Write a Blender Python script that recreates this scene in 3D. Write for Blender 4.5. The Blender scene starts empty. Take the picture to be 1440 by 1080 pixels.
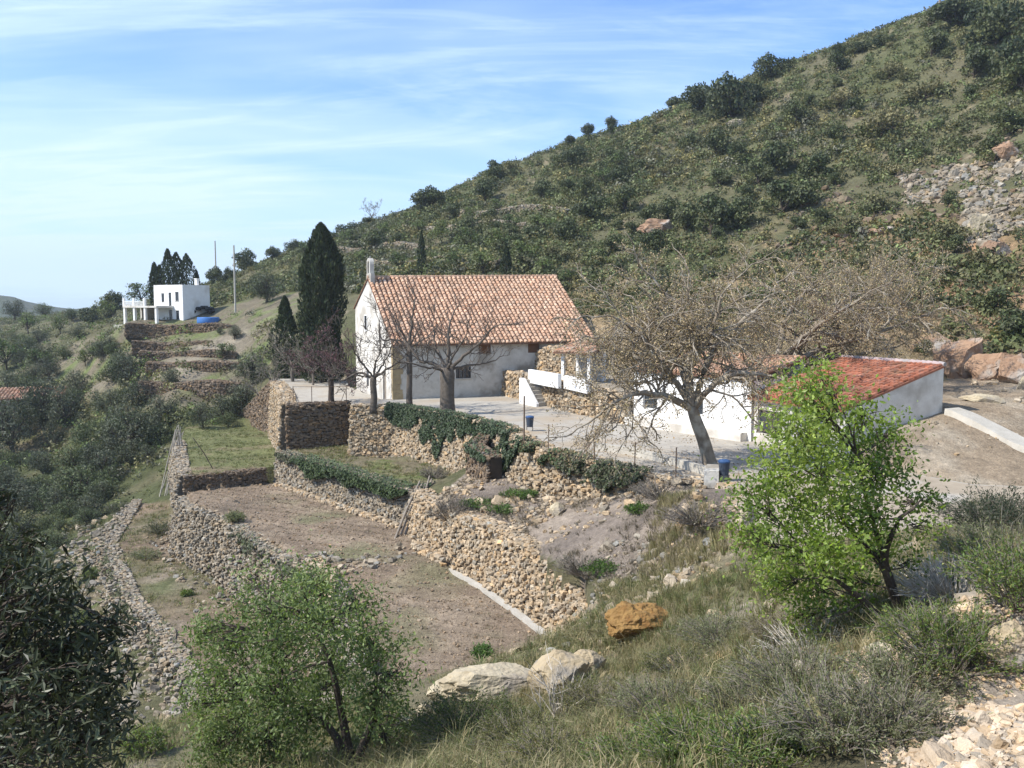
import bpy, math, random
import numpy as np
R = math.radians
rng = np.random.default_rng(11)
random.seed(5)
SC = bpy.context.scene
COL = SC.collection

# ---------------------------------------------------------------- camera, sky, sun, exposure
FPX, HOR = 1300.0, 430.0
PITCH = math.atan(110.0 / FPX)
cam_d = bpy.data.cameras.new("camera")
cam = bpy.data.objects.new("camera", cam_d)
COL.objects.link(cam)
cam_d.sensor_width = 36.0
cam_d.lens = 36.0 * FPX / 1440.0
cam_d.clip_start = 0.1
cam_d.clip_end = 6000
cam.location = (0, 0, 0)
cam.rotation_euler = (math.pi / 2 - PITCH, 0, 0)
SC.camera = cam

SUN_EL = 47.0
SUN_DIR = np.array([-0.954, -0.30, 0.0])
SUN_DIR /= np.linalg.norm(SUN_DIR)
sun_az = math.atan2(SUN_DIR[0], SUN_DIR[1])          # clockwise from +Y
sd = bpy.data.lights.new("sun", 'SUN')
sd.energy = 4.7
sd.angle = R(0.55)
sd.color = (1.0, 0.955, 0.88)
so = bpy.data.objects.new("sun", sd)
COL.objects.link(so)
so.rotation_euler = (math.pi / 2 - R(SUN_EL), 0, -sun_az + math.pi)
SC.view_settings.view_transform = 'Standard'
SC.view_settings.look = 'None'
SC.view_settings.gamma = 1.0
SC.view_settings.exposure = 0.5

world = bpy.data.worlds.new("World")
SC.world = world
world.use_nodes = True


def build_world():
    nt = world.node_tree
    N, L = nt.nodes, nt.links
    N.clear()
    out = N.new('ShaderNodeOutputWorld')
    bg = N.new('ShaderNodeBackground')
    bg.inputs['Strength'].default_value = 0.108
    sky = N.new('ShaderNodeTexSky')
    sky.sky_type = 'NISHITA'
    sky.sun_disc = False
    sky.sun_elevation = R(SUN_EL)
    sky.sun_rotation = sun_az
    sky.altitude = 300
    sky.air_density = 1.0
    sky.dust_density = 0.6
    sky.ozone_density = 1.6
    tc = N.new('ShaderNodeTexCoord')
    sep = N.new('ShaderNodeSeparateXYZ')
    L.new(tc.outputs['Generated'], sep.inputs[0])

    def math_(op, a, b=None, clamp=False):
        n = N.new('ShaderNodeMath'); n.operation = op; n.use_clamp = clamp
        for i, v in enumerate((a, b)):
            if v is None:
                continue
            if isinstance(v, (int, float)):
                n.inputs[i].default_value = v
            else:
                L.new(v, n.inputs[i])
        return n.outputs[0]
    zz = math_('ADD', math_('MAXIMUM', sep.outputs['Z'], 0.0), 0.16)
    px = math_('DIVIDE', sep.outputs['X'], zz)
    py = math_('DIVIDE', sep.outputs['Y'], zz)
    comb = N.new('ShaderNodeCombineXYZ')
    L.new(px, comb.inputs[0]); L.new(py, comb.inputs[1])

    def noise(scale, detail, rough, dist, rot, sc, loc=(0, 0, 0)):
        m = N.new('ShaderNodeMapping')
        m.inputs['Rotation'].default_value = (0, 0, rot)
        m.inputs['Scale'].default_value = sc
        m.inputs['Location'].default_value = loc
        L.new(comb.outputs[0], m.inputs[0])
        n = N.new('ShaderNodeTexNoise')
        n.inputs['Scale'].default_value = scale
        n.inputs['Detail'].default_value = detail
        n.inputs['Roughness'].default_value = rough
        n.inputs['Distortion'].default_value = dist
        L.new(m.outputs[0], n.inputs['Vector'])
        return n.outputs['Fac']

    def ramp(v, lo, hi):
        n = N.new('ShaderNodeMapRange'); n.interpolation_type = 'SMOOTHSTEP'
        n.inputs['From Min'].default_value = lo
        n.inputs['From Max'].default_value = hi
        L.new(v, n.inputs['Value'])
        return n.outputs[0]
    broad = ramp(noise(0.42, 5, 0.55, 0.6, 0.35, (0.75, 1.1, 1), (2.3, 0.4, 0)), 0.40, 0.60)
    streak = ramp(noise(1.1, 9, 0.66, 1.1, -0.35, (0.55, 1.5, 1), (0.7, 3.1, 0)), 0.44, 0.68)
    wisp = ramp(noise(2.6, 8, 0.66, 0.9, -0.2, (0.45, 1.7, 1), (5.1, 1.7, 0)), 0.48, 0.72)
    cl = math_('ADD', math_('MULTIPLY', broad, 0.58), math_('MULTIPLY', streak, 0.42))
    cl = math_('ADD', cl, math_('MULTIPLY', wisp, 0.24))
    low = math_('SUBTRACT', 1.0, ramp(sep.outputs['Z'], 0.0, 0.26))
    cl = math_('ADD', cl, math_('MULTIPLY', low, 0.42), True)
    mix = N.new('ShaderNodeMix'); mix.data_type = 'RGBA'
    L.new(cl, mix.inputs['Factor'])
    tint = N.new('ShaderNodeMix'); tint.data_type = 'RGBA'; tint.blend_type = 'MULTIPLY'
    tint.inputs['Factor'].default_value = 1.0
    tint.inputs['B'].default_value = (0.84, 1.14, 1.58, 1)
    L.new(sky.outputs[0], tint.inputs['A'])
    L.new(tint.outputs['Result'], mix.inputs['A'])
    mix.inputs['B'].default_value = (5.5, 7.0, 8.6, 1)
    L.new(mix.outputs['Result'], bg.inputs['Color'])
    L.new(bg.outputs[0], out.inputs['Surface'])


build_world()

# ---------------------------------------------------------------- helpers: picture to place
SP, CP = math.sin(PITCH), math.cos(PITCH)


def P(px, py, Y):
    cx, cy = (px - 720) / FPX, -(py - 540) / FPX
    d = np.array([cx, CP + cy * SP, -SP + cy * CP])
    return d * (Y / d[1])


def PZ(px, py, z):
    cx, cy = (px - 720) / FPX, -(py - 540) / FPX
    d = np.array([cx, CP + cy * SP, -SP + cy * CP])
    return d * (z / d[2])


# ---------------------------------------------------------------- helpers: noise
def _h(ix, iy, iz, seed):
    n = (ix * 374761393 + iy * 668265263 + iz * 2147483647 + seed * 1274126177) & 0xFFFFFFFF
    n = ((n ^ (n >> 13)) * 1274126177) & 0xFFFFFFFF
    return ((n ^ (n >> 16)) & 0xFFFF) / 65535.0


def vnoise(p, seed=0):
    p = np.asarray(p, float)
    i = np.floor(p).astype(np.int64)
    f = p - i
    f = f * f * (3 - 2 * f)
    r = 0
    for dx in (0, 1):
        for dy in (0, 1):
            for dz in (0, 1):
                w = (f[..., 0] if dx else 1 - f[..., 0]) * (f[..., 1] if dy else 1 - f[..., 1]) * (f[..., 2] if dz else 1 - f[..., 2])
                r = r + w * _h(i[..., 0] + dx, i[..., 1] + dy, i[..., 2] + dz, seed)
    return r * 2 - 1


def fbm(p, octaves=4, seed=0):
    p = np.asarray(p, float)
    a, s, r = 1.0, 1.0, 0
    for k in range(octaves):
        r = r + a * vnoise(p * s + 17.3 * k, seed + k)
        a *= 0.5; s *= 2.03
    return r


def n2(x, y, scale, octaves=3, seed=0):
    return fbm(np.stack([x * scale, y * scale, np.zeros_like(x) + 0.5], -1), octaves, seed)


# ---------------------------------------------------------------- helpers: materials
def new_mat(name):
    m = bpy.data.materials.new(name)
    m.use_nodes = True
    return m, m.node_tree.nodes, m.node_tree.links


def mat(name, c1, c2, scale=3.0, rough=0.9, bump=0.0, bscale=20.0, attr=False, detail=6.0, c3=None, s3=0.6, rnd=0.0, dist=0.05, spec=0.2):
    """noise-mottled surface; attr multiplies the colour attribute 'Col'; rnd varies whole objects"""
    m, N, L = new_mat(name)
    b = N['Principled BSDF']
    b.inputs['Roughness'].default_value = rough
    b.inputs['Specular IOR Level'].default_value = spec
    tc = N.new('ShaderNodeTexCoord')
    nz = N.new('ShaderNodeTexNoise')
    nz.inputs['Scale'].default_value = scale
    nz.inputs['Detail'].default_value = detail
    nz.inputs['Roughness'].default_value = 0.65
    L.new(tc.outputs['Object'], nz.inputs['Vector'])
    cr = N.new('ShaderNodeMapRange')
    cr.inputs['From Min'].default_value = 0.32
    cr.inputs['From Max'].default_value = 0.68
    L.new(nz.outputs['Fac'], cr.inputs['Value'])
    mx = N.new('ShaderNodeMix'); mx.data_type = 'RGBA'
    mx.inputs['A'].default_value = (*c1, 1); mx.inputs['B'].default_value = (*c2, 1)
    L.new(cr.outputs[0], mx.inputs['Factor'])
    col = mx.outputs['Result']
    if c3 is not None:
        n3 = N.new('ShaderNodeTexNoise')
        n3.inputs['Scale'].default_value = s3
        n3.inputs['Detail'].default_value = 5
        L.new(tc.outputs['Object'], n3.inputs['Vector'])
        r3 = N.new('ShaderNodeMapRange')
        r3.inputs['From Min'].default_value = 0.5
        r3.inputs['From Max'].default_value = 0.66
        L.new(n3.outputs['Fac'], r3.inputs['Value'])
        m3 = N.new('ShaderNodeMix'); m3.data_type = 'RGBA'
        L.new(r3.outputs[0], m3.inputs['Factor'])
        L.new(col, m3.inputs['A']); m3.inputs['B'].default_value = (*c3, 1)
        col = m3.outputs['Result']
    if attr:
        at = N.new('ShaderNodeAttribute'); at.attribute_name = 'Col'
        ma = N.new('ShaderNodeMix'); ma.data_type = 'RGBA'; ma.blend_type = 'MULTIPLY'
        ma.inputs['Factor'].default_value = 1
        L.new(col, ma.inputs['A']); L.new(at.outputs['Color'], ma.inputs['B'])
        col = ma.outputs['Result']
    if rnd:
        col = obj_random(N, L, col, rnd)
    L.new(col, b.inputs['Base Color'])
    if bump:
        nb = N.new('ShaderNodeTexNoise')
        nb.inputs['Scale'].default_value = bscale
        nb.inputs['Detail'].default_value = 5
        L.new(tc.outputs['Object'], nb.inputs['Vector'])
        bp = N.new('ShaderNodeBump')
        bp.inputs['Strength'].default_value = bump
        bp.inputs['Distance'].default_value = dist
        L.new(nb.outputs['Fac'], bp.inputs['Height'])
        L.new(bp.outputs[0], b.inputs['Normal'])
    return m


def obj_random(N, L, col, rnd):
    oi = N.new('ShaderNodeObjectInfo')
    hs = N.new('ShaderNodeHueSaturation')
    a = N.new('ShaderNodeMapRange')
    a.inputs['To Min'].default_value = 1 - rnd; a.inputs['To Max'].default_value = 1 + rnd
    L.new(oi.outputs['Random'], a.inputs['Value'])
    L.new(a.outputs[0], hs.inputs['Value'])
    h = N.new('ShaderNodeMapRange')
    h.inputs['To Min'].default_value = 0.5 + rnd * 0.06; h.inputs['To Max'].default_value = 0.5 - rnd * 0.06
    L.new(oi.outputs['Random'], h.inputs['Value'])
    L.new(h.outputs[0], hs.inputs['Hue'])
    L.new(col, hs.inputs['Color'])
    return hs.outputs['Color']


def leaf_mat(name, c, trans=0.3, tcol=None, rough=0.55, rnd=0.0, spec=0.25):
    m, N, L = new_mat(name)
    b = N['Principled BSDF']
    b.inputs['Roughness'].default_value = rough
    b.inputs['Specular IOR Level'].default_value = spec
    at = N.new('ShaderNodeAttribute'); at.attribute_name = 'Col'
    ma = N.new('ShaderNodeMix'); ma.data_type = 'RGBA'; ma.blend_type = 'MULTIPLY'
    ma.inputs['Factor'].default_value = 1
    ma.inputs['A'].default_value = (*c, 1)
    L.new(at.outputs['Color'], ma.inputs['B'])
    col = ma.outputs['Result']
    if rnd:
        col = obj_random(N, L, col, rnd)
    L.new(col, b.inputs['Base Color'])
    if trans:
        t = N.new('ShaderNodeBsdfTranslucent')
        g = N.new('ShaderNodeMix'); g.data_type = 'RGBA'; g.blend_type = 'MULTIPLY'
        g.inputs['Factor'].default_value = 1
        g.inputs['B'].default_value = (*(tcol or (1.5, 1.6, 0.8)), 1)
        L.new(col, g.inputs['A'])
        L.new(g.outputs['Result'], t.inputs['Color'])
        s = N.new('ShaderNodeMixShader')
        s.inputs[0].default_value = trans
        L.new(b.outputs[0], s.inputs[1]); L.new(t.outputs[0], s.inputs[2])
        L.new(s.outputs[0], N['Material Output'].inputs['Surface'])
    return m


# ---------------------------------------------------------------- helpers: meshes and objects
def mesh(name, V, Fs, mats, C=None, mi=None, smooth=False):
    """V (n,3); Fs list of (k,m) index arrays"""
    V = np.asarray(V, np.float32)
    Fs = [np.asarray(f, np.int32) for f in Fs if len(f)]
    me = bpy.data.meshes.new(name)
    me.vertices.add(len(V))
    me.vertices.foreach_set('co', V.ravel())
    tot = np.concatenate([np.full(len(f), f.shape[1], np.int32) for f in Fs])
    idx = np.concatenate([f.ravel() for f in Fs])
    st = np.concatenate([[0], np.cumsum(tot)[:-1]]).astype(np.int32)
    me.loops.add(len(idx))
    me.loops.foreach_set('vertex_index', idx)
    me.polygons.add(len(tot))
    me.polygons.foreach_set('loop_start', st)
    me.polygons.foreach_set('loop_total', tot)
    me.polygons.foreach_set('use_smooth', np.full(len(tot), bool(smooth)))
    for m in (mats if isinstance(mats, (list, tuple)) else [mats]):
        me.materials.append(m)
    if mi is not None:
        me.polygons.foreach_set('material_index', np.asarray(mi, np.int32))
    if C is not None:
        a = me.color_attributes.new('Col', 'FLOAT_COLOR', 'POINT')
        C = np.asarray(C, np.float32)
        if C.ndim == 1:
            C = np.repeat(C[:, None], 3, 1)
        a.data.foreach_set('color', np.concatenate([C, np.ones((len(C), 1), np.float32)], 1).ravel())
    me.update(calc_edges=True)
    me.validate()
    return me


def obj(name, me, parent=None, loc=(0, 0, 0), rz=0.0, scale=1.0):
    o = bpy.data.objects.new(name, me)
    COL.objects.link(o)
    o.location = tuple(float(v) for v in loc)
    o.rotation_euler = (0, 0, rz)
    o.scale = (scale,) * 3 if isinstance(scale, (int, float)) else scale
    if parent is not None:
        o.parent = parent
    return o


def tag(o, label=None, cat=None, group=None, kind=None):
    if cat and not kind:
        kind = 'thing'
    for k, v in (('label', label), ('category', cat), ('group', group), ('kind', kind)):
        if v:
            o[k] = v
    return o


def thing(name, label, cat, loc=(0, 0, 0), rz=0.0, group=None):
    return tag(obj(name, None, None, loc, rz), label, cat, group)


def dup(root, loc=None, rz=None, scale=None, label=None, group=None):
    r = root.copy(); COL.objects.link(r)
    if loc is not None:
        r.location = tuple(float(v) for v in loc)
    if rz is not None:
        r.rotation_euler = (0, 0, rz)
    if scale is not None:
        r.scale = (scale,) * 3 if isinstance(scale, (int, float)) else scale
    if label:
        r['label'] = label
    if group:
        r['group'] = group
    for ch in list(root.children):
        c = ch.copy(); COL.objects.link(c); c.parent = r
        for g in ch.children:
            d = g.copy(); COL.objects.link(d); d.parent = c
    return r


class MB:
    """collects pieces of one mesh"""
    def __init__(self):
        self.V, self.F, self.C, self.n = [], {}, [], 0

    def add(self, V, Fs, c=1.0):
        V = np.asarray(V, float)
        if not (isinstance(Fs, list) and isinstance(Fs[0], np.ndarray)):
            Fs = [Fs]
        for f in Fs:
            f = np.asarray(f, int)
            if len(f):
                self.F.setdefault(f.shape[1], []).append(f + self.n)
        self.V.append(V)
        c = np.asarray(c, float)
        if c.ndim == 0:
            c = np.full((len(V), 3), float(c))
        elif c.ndim == 1 and len(c) == 3 and len(V) != 3:
            c = np.tile(c, (len(V), 1))
        elif c.ndim == 1:
            c = np.repeat(c[:, None], 3, 1)
        self.C.append(c)
        self.n += len(V)
        return self

    def box(self, o, u, v, w, c=1.0):
        """box from corner o along vectors u v w"""
        o, u, v, w = (np.asarray(a, float) for a in (o, u, v, w))
        V = [o, o + u, o + u + v, o + v, o + w, o + u + w, o + u + v + w, o + v + w]
        F = [[0, 3, 2, 1], [4, 5, 6, 7], [0, 1, 5, 4], [1, 2, 6, 5], [2, 3, 7, 6], [3, 0, 4, 7]]
        return self.add(V, F, c)

    def build(self, name, m, parent=None, smooth=False, loc=(0, 0, 0)):
        V = np.concatenate(self.V) - np.asarray(loc, float)
        me = mesh(name, V, [np.concatenate(f) for f in self.F.values()], m, np.concatenate(self.C), None, smooth)
        return obj(name, me, parent, (0, 0, 0) if parent is not None else loc)


def frames(d):
    """two unit vectors across each direction"""
    d = d / np.maximum(np.linalg.norm(d, axis=-1, keepdims=True), 1e-9)
    a = np.where(np.abs(d[..., 2:3]) > 0.9, np.array([1.0, 0, 0]), np.array([0, 0, 1.0]))
    u = np.cross(a, d); u /= np.maximum(np.linalg.norm(u, axis=-1, keepdims=True), 1e-9)
    return d, u, np.cross(d, u)


def tube(mb, pts, rad, k=6, c=1.0):
    pts = np.asarray(pts, float); rad = np.asarray(rad, float)
    n = len(pts)
    d = np.gradient(pts, axis=0)
    d, u, v = frames(d)
    a = np.arange(k) * 2 * math.pi / k
    ring = pts[:, None] + rad[:, None, None] * (np.cos(a)[None, :, None] * u[:, None] + np.sin(a)[None, :, None] * v[:, None])
    V = ring.reshape(-1, 3)
    i, j = np.meshgrid(np.arange(n - 1), np.arange(k), indexing='ij')
    j2 = (j + 1) % k
    F = np.stack([i * k + j, i * k + j2, (i + 1) * k + j2, (i + 1) * k + j], -1).reshape(-1, 4)
    mb.add(V, [F, np.arange(k)[None, ::-1], (np.arange(k) + (n - 1) * k)[None]], c)


def leafquads(mb, cen, nrm, size, aspect=0.5, jit=0.7, cvar=0.25, hang=0.0, along=None, col=None):
    """one folded diamond per leaf"""
    n = len(cen)
    if not n:
        return
    nr = nrm + rng.normal(0, jit, (n, 3))
    nr, u, v = frames(nr)
    if along is None:
        ang = rng.uniform(0, 2 * math.pi, n)[:, None]
        ax = np.cos(ang) * u + np.sin(ang) * v
    else:
        ax = along + rng.normal(0, 0.25, (n, 3))
    ax[:, 2] -= hang
    ax /= np.linalg.norm(ax, axis=1, keepdims=True)
    sd_ = np.cross(nr, ax); sd_ /= np.maximum(np.linalg.norm(sd_, axis=1, keepdims=True), 1e-6)
    s = (size * rng.uniform(0.65, 1.35, n))[:, None]
    V = np.stack([cen - ax * s * 0.5, cen + sd_ * s * aspect * 0.5 + nr * s * 0.06, cen + ax * s * 0.5, cen - sd_ * s * aspect * 0.5 + nr * s * 0.06], 1)
    F = np.arange(4 * n).reshape(n, 4)
    if col is None:
        g = np.exp(rng.normal(0, cvar, n))
        warm = rng.normal(0, 0.10, n)
        C = np.stack([g * (1 + warm), g, g * (1 - warm)], 1)
    else:
        C = col * np.exp(rng.normal(0, cvar, n))[:, None]
    mb.add(V.reshape(-1, 3), F, np.repeat(C, 4, 0))


def blob_pts(n, lobes, inner=0.55):
    """points through a set of (centre, radius) lobes, with outward normals"""
    c = np.array([l[0] for l in lobes], float)
    r = np.array([l[1] if np.ndim(l[1]) else (l[1],) * 3 for l in lobes], float)
    w = r.prod(1) ** (2 / 3); w /= w.sum()
    k = rng.choice(len(lobes), n, p=w)
    d = rng.normal(0, 1, (n, 3)); d /= np.linalg.norm(d, axis=1, keepdims=True)
    q = inner + (1 - inner) * rng.uniform(0, 1, n) ** 0.6
    q *= 1 + 0.22 * fbm(d * 2.3 + c[k] * 3.1, 2, 3)
    p = c[k] + d * r[k] * q[:, None]
    return p, d, k


# stones: rounded blocks in a few shapes
def _templates():
    T = []
    g = np.linspace(-1, 1, 3)
    V = np.array([(x, y, z) for x in g for y in g for z in g if max(abs(x), abs(y), abs(z)) == 1])
    key = {tuple(v): i for i, v in enumerate(V)}
    F = []
    for ax in range(3):
        for s in (-1, 1):
            for a in (-1, 0):
                for b in (-1, 0):
                    q = []
                    for (da, db) in ((0, 0), (1, 0), (1, 1), (0, 1)):
                        p = [0, 0, 0]; p[ax] = s; p[(ax + 1) % 3] = a + da; p[(ax + 2) % 3] = b + db
                        q.append(key[tuple(float(t) for t in p)])
                    F.append(q if s > 0 else q[::-1])
    F = np.array(F)
    rr = np.random.default_rng(3)
    for k in range(14):
        n = np.linalg.norm(V, axis=1, keepdims=True)
        W = V * (1 - 0.42 + 0.42 / n * 1.15)
        W = W + rr.normal(0, 0.15, W.shape)
        T.append(W * 0.5)
    return T, F


STONE_T, STONE_F = _templates()


def stones(mb, cen, dims, ax=None, col=None, tilt=0.15):
    """cen (n,3), dims (n,3) along ax (unit x-directions, horizontal), with a little tilt"""
    n = len(cen)
    if not n:
        return
    if ax is None:
        a = rng.uniform(0, 6.28, n)
        ax = np.stack([np.cos(a), np.sin(a), 0 * a], 1)
    X = ax + rng.normal(0, tilt, (n, 3)); X /= np.linalg.norm(X, axis=1, keepdims=True)
    Z = np.array([0, 0, 1.0]) + rng.normal(0, tilt, (n, 3))
    Y = np.cross(Z, X); Y /= np.linalg.norm(Y, axis=1, keepdims=True)
    Z = np.cross(X, Y)
    k = rng.integers(0, len(STONE_T), n)
    T = np.array(STONE_T)[k]
    V = cen[:, None] + (T[:, :, 0:1] * dims[:, None, 0:1]) * X[:, None] + (T[:, :, 1:2] * dims[:, None, 1:2]) * Y[:, None] + (T[:, :, 2:3] * dims[:, None, 2:3]) * Z[:, None]
    m = T.shape[1]
    F = (STONE_F[None] + (np.arange(n) * m)[:, None, None]).reshape(-1, 4)
    if col is None:
        g = np.exp(rng.normal(0.04, 0.19, n)); w = rng.normal(0.045, 0.06, n)
        col = np.stack([g * (1 + w), g, g * (1 - 1.3 * w)], 1)
    mb.add(V.reshape(-1, 3), F, np.repeat(col, m, 0))


def inside(poly, x, y):
    poly = np.asarray(poly)[:, :2]
    r = np.zeros(np.shape(x), bool)
    j = len(poly) - 1
    for i in range(len(poly)):
        xi, yi = poly[i]; xj, yj = poly[j]
        c = ((yi > y) != (yj > y)) & (x < (xj - xi) * (y - yi) / (yj - yi + 1e-12) + xi)
        r ^= c
        j = i
    return r


def seg_dist(path, x, y):
    p = np.asarray(path)[:, :2]
    best = np.full(np.shape(x), 1e9)
    for a, b in zip(p[:-1], p[1:]):
        d = b - a
        t = np.clip(((x - a[0]) * d[0] + (y - a[1]) * d[1]) / (d @ d + 1e-12), 0, 1)
        best = np.minimum(best, np.hypot(x - a[0] - t * d[0], y - a[1] - t * d[1]))
    return best

# ---------------------------------------------------------------- the lie of the land
ZP, ZA, ZB, ZD, ZG = -8.5, -12.3, -14.7, -18.5, -13.6
ctl = [(1440, 1080, 5), (1440, 940, 8), (1230, 1075, 6), (1400, 895, 9.5), (1270, 885, 13), (1350, 800, 17), (1420, 745, 23), (1300, 800, 20),
       (1100, 1080, 7.5), (960, 1080, 9), (720, 1080, 13), (560, 1070, 19), (640, 995, 23), (760, 945, 25), (850, 930, 26), (880, 893, 28), (1000, 830, 28), (1100, 900, 16), (1000, 950, 17),
       (1035, 725, 38), (1030, 695, 44), (900, 790, 38), (830, 830, 38), (440, 1080, 20), (250, 1085, 25), (330, 1085, 22), (100, 1085, 26), (0, 1085, 28),
       (640, 705, 56), (740, 772, 46), (850, 717, 47), (760, 702, 53), (900, 760, 40), (950, 702, 44.5), (1000, 692, 45), (1000, 752, 37), (900, 832, 34), (690, 700, 55.5),
       (1440, 560, 58), (1400, 512, 70), (1330, 492, 78), (1440, 480, 76), (1440, 628, 49), (1380, 590, 52.5), (1300, 640, 48), (1300, 610, 50.5), (1440, 690, 42.5), (1330, 583, 53.4), (1250, 665, 46.5),
       (1440, 230, 120), (1440, 330, 100), (1440, 400, 90), (1350, 300, 112), (1350, 150, 150), (1320, 12, 190), (1440, -30, 180), (1250, 52, 195), (1150, 78, 205), (1000, 140, 215), (850, 188, 225), (700, 236, 235), (600, 292, 240), (520, 320, 245), (440, 358, 240), (350, 378, 225),
       (1100, 330, 125), (1000, 420, 105), (900, 400, 115), (900, 330, 140), (900, 250, 175), (1100, 200, 165), (700, 370, 140), (700, 300, 185), (580, 385, 150), (500, 375, 175), (850, 440, 100), (800, 430, 112), (1150, 440, 92), (1250, 420, 90),
       (400, 450, 130), (430, 485, 118), (350, 432, 150), (290, 454, 148), (180, 456, 148), (130, 458, 165), (230, 452, 158), (260, 440, 185), (320, 420, 175), (100, 485, 170), (60, 470, 220), (30, 505, 180), (0, 450, 330), (150, 442, 330), (250, 425, 290),
       (0, 560, 150), (100, 560, 140), (60, 650, 120), (0, 660, 115), (130, 620, 115), (200, 600, 112), (300, 560, 118), (330, 525, 122), (260, 592, 108), (0, 760, 90),
       (250, 470, 143), (250, 486, 137), (250, 500, 132), (250, 520, 126), (250, 548, 119), (250, 566, 115), (180, 500, 140), (150, 540, 130), (340, 500, 130), (380, 540, 112),
       (300, 590, 108), (240, 602, 108), (200, 640, 102), (350, 585, 106), (370, 520, 122),
       (130, 740, 84), (100, 770, 78), (60, 700, 102), (150, 850, 60), (100, 900, 56), (200, 1010, 42), (0, 900, 58), (180, 690, 93), (0, 1000, 45)]
CT = np.array([P(*c) for c in ctl])
extra = [(7.9, 40, -8.8), (7.6, 44, -8.9), (8.3, 36, -8.65), (8.4, 33, -8.5), (9.5, 31.3, -8.25), (12, 30.8, -7.9), (16, 30.8, -7.6), (20, 31, -7.3), (-8, 2, -3.4), (-4.5, 5, -4.6), (2, 1, -1.6), (6, 3, -0.6), (14, 6, 0.6), (25, 12, 0.5), (30, 24, -4.2), (45, 34, -7.0), (45, 44, -7.6), (60, 20, 4), (70, 55, 3), (90, 80, 22), (0, -10, 0), (-20, -5, -8), (-30, 25, -21),
         (-55, 60, -24), (-90, 60, -22), (-130, 110, -20), (-170, 160, -16), (-160, 60, -14), (-70, 10, -18), (-200, 260, -12), (-60, 320, -2), (0, 310, 12), (60, 310, 45), (120, 270, 75), (150, 200, 82), (150, 130, 65), (140, 60, 40), (110, 20, 22), (-20, 340, 5), (-120, 380, -10), (-230, 380, -16), (100, 350, 60), (190, 330, 90), (-240, 120, -8)]
CT = np.concatenate([CT, np.array(extra, float)])


class TPS:
    def __init__(s, pts, lam=0.02):
        s.c = pts[:, :2] / 50.0
        n = len(pts)
        K = s.k(s.c, s.c) + lam * np.eye(n)
        Pm = np.concatenate([np.ones((n, 1)), s.c], 1)
        A = np.block([[K, Pm], [Pm.T, np.zeros((3, 3))]])
        sol = np.linalg.solve(A, np.concatenate([pts[:, 2], np.zeros(3)]))
        s.w, s.a = sol[:n], sol[n:]

    @staticmethod
    def k(a, b):
        r = np.linalg.norm(a[:, None] - b[None], axis=2)
        return r          # biharmonic in 3-D: stays close between points

    def __call__(s, x, y):
        sh = np.shape(x)
        q = np.stack([np.ravel(x), np.ravel(y)], 1) / 50.0
        out = np.empty(len(q))
        for i in range(0, len(q), 20000):
            b = q[i:i + 20000]
            out[i:i + 20000] = s.k(b, s.c) @ s.w + s.a[0] + b @ s.a[1:]
        return out.reshape(sh)


land = TPS(CT)


def pz(lst, z):
    return np.array([PZ(a, b, z) for a, b in lst])


# plaza outline (valley side first, by its edge in the picture)
plaza_edge = pz([(402, 570), (493, 574), (560, 575), (640, 588), (703, 603), (737, 620), (771, 633), (837, 646), (892, 659), (950, 672), (1030, 678), (1043, 738)], ZP)
plaza_poly = np.concatenate([plaza_edge[:1], [PZ(494, 566, ZP)], plaza_edge[1:], [(9.6, 32.5, ZP), (15.4, 32.3, ZP), (19, 33, ZP), (30, 37, ZP), (42, 39.6, ZP), (42, 40.5, ZP), (30, 41.8, ZP), (22, 43.6, ZP), (18.7, 49.5, ZP), (19.5, 52, ZP), (20, 58, ZP), (9.2, 67, ZP), (4, 77, ZP), (0, 88.6, ZP), (-12, 84.0, ZP), (-17.5, 98, ZP), (-19, 107, ZP), (-28.5, 108, ZP), (-24.7, 96, ZP)]])
A_poly = np.array([(-19.2, 78.4), (-18.7, 76.2), (-12.0, 68.3), (-6.3, 61.6), (-4.2, 62.8), (-3.2, 65), (-1.5, 66.5), (-4.5, 70.2), (-13.5, 76.5), (-14.0, 81.2)])
wallAB = np.array([(-19.5, 77.0), (-18.7, 76.0), (-12.2, 68.1), (-6.4, 61.2)])
B_poly = np.array([(-21.2, 76.2), (-25.8, 72.2), (-23.9, 67.8), (-18.6, 61.6), (-13.3, 53.8), (-9.3, 48.5), (-7.4, 41.5), (-5.4, 33.5), (-3.2, 30.6), (0.3, 30.8), (2.6, 32.8), (3.3, 37), (3.1, 40.0), (2.2, 40.8), (-0.75, 48.4), (-5.2, 56.2), (-6.4, 58.6), (-6.2, 61.0), (-12.2, 68.3), (-18.9, 76.2)])
D_poly = np.array([(-35.6, 86.5), (-31.2, 70.7), (-23.9, 57), (-19.6, 51), (-16.2, 45.4), (-13.2, 39.4), (-11.5, 36), (-7.5, 37.5), (-9.0, 43), (-10.6, 49), (-14.7, 54.5), (-19.8, 62.4), (-25.3, 68.6), (-27.2, 73), (-31.5, 84)])
G_poly = np.array([(-25.9, 72.6), (-20.9, 75.8), (-19.6, 79), (-25, 96.5), (-29.2, 105), (-37, 104), (-33.5, 92), (-30.4, 84)])
raised_poly = np.array([(-0.3, 88.2), (2.3, 82.2), (5.6, 73.2), (9.0, 66.4), (13, 68), (14, 80), (12, 92), (6, 93.5)])
ZR = -6.35
LEVELS = [(G_poly, ZG, 'G'), (D_poly, ZD, 'D'), (A_poly, ZA, 'A'), (B_poly, ZB, 'B'), (raised_poly, ZR, 'R'), (plaza_poly, ZP - 0.14, 'P')]


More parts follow.
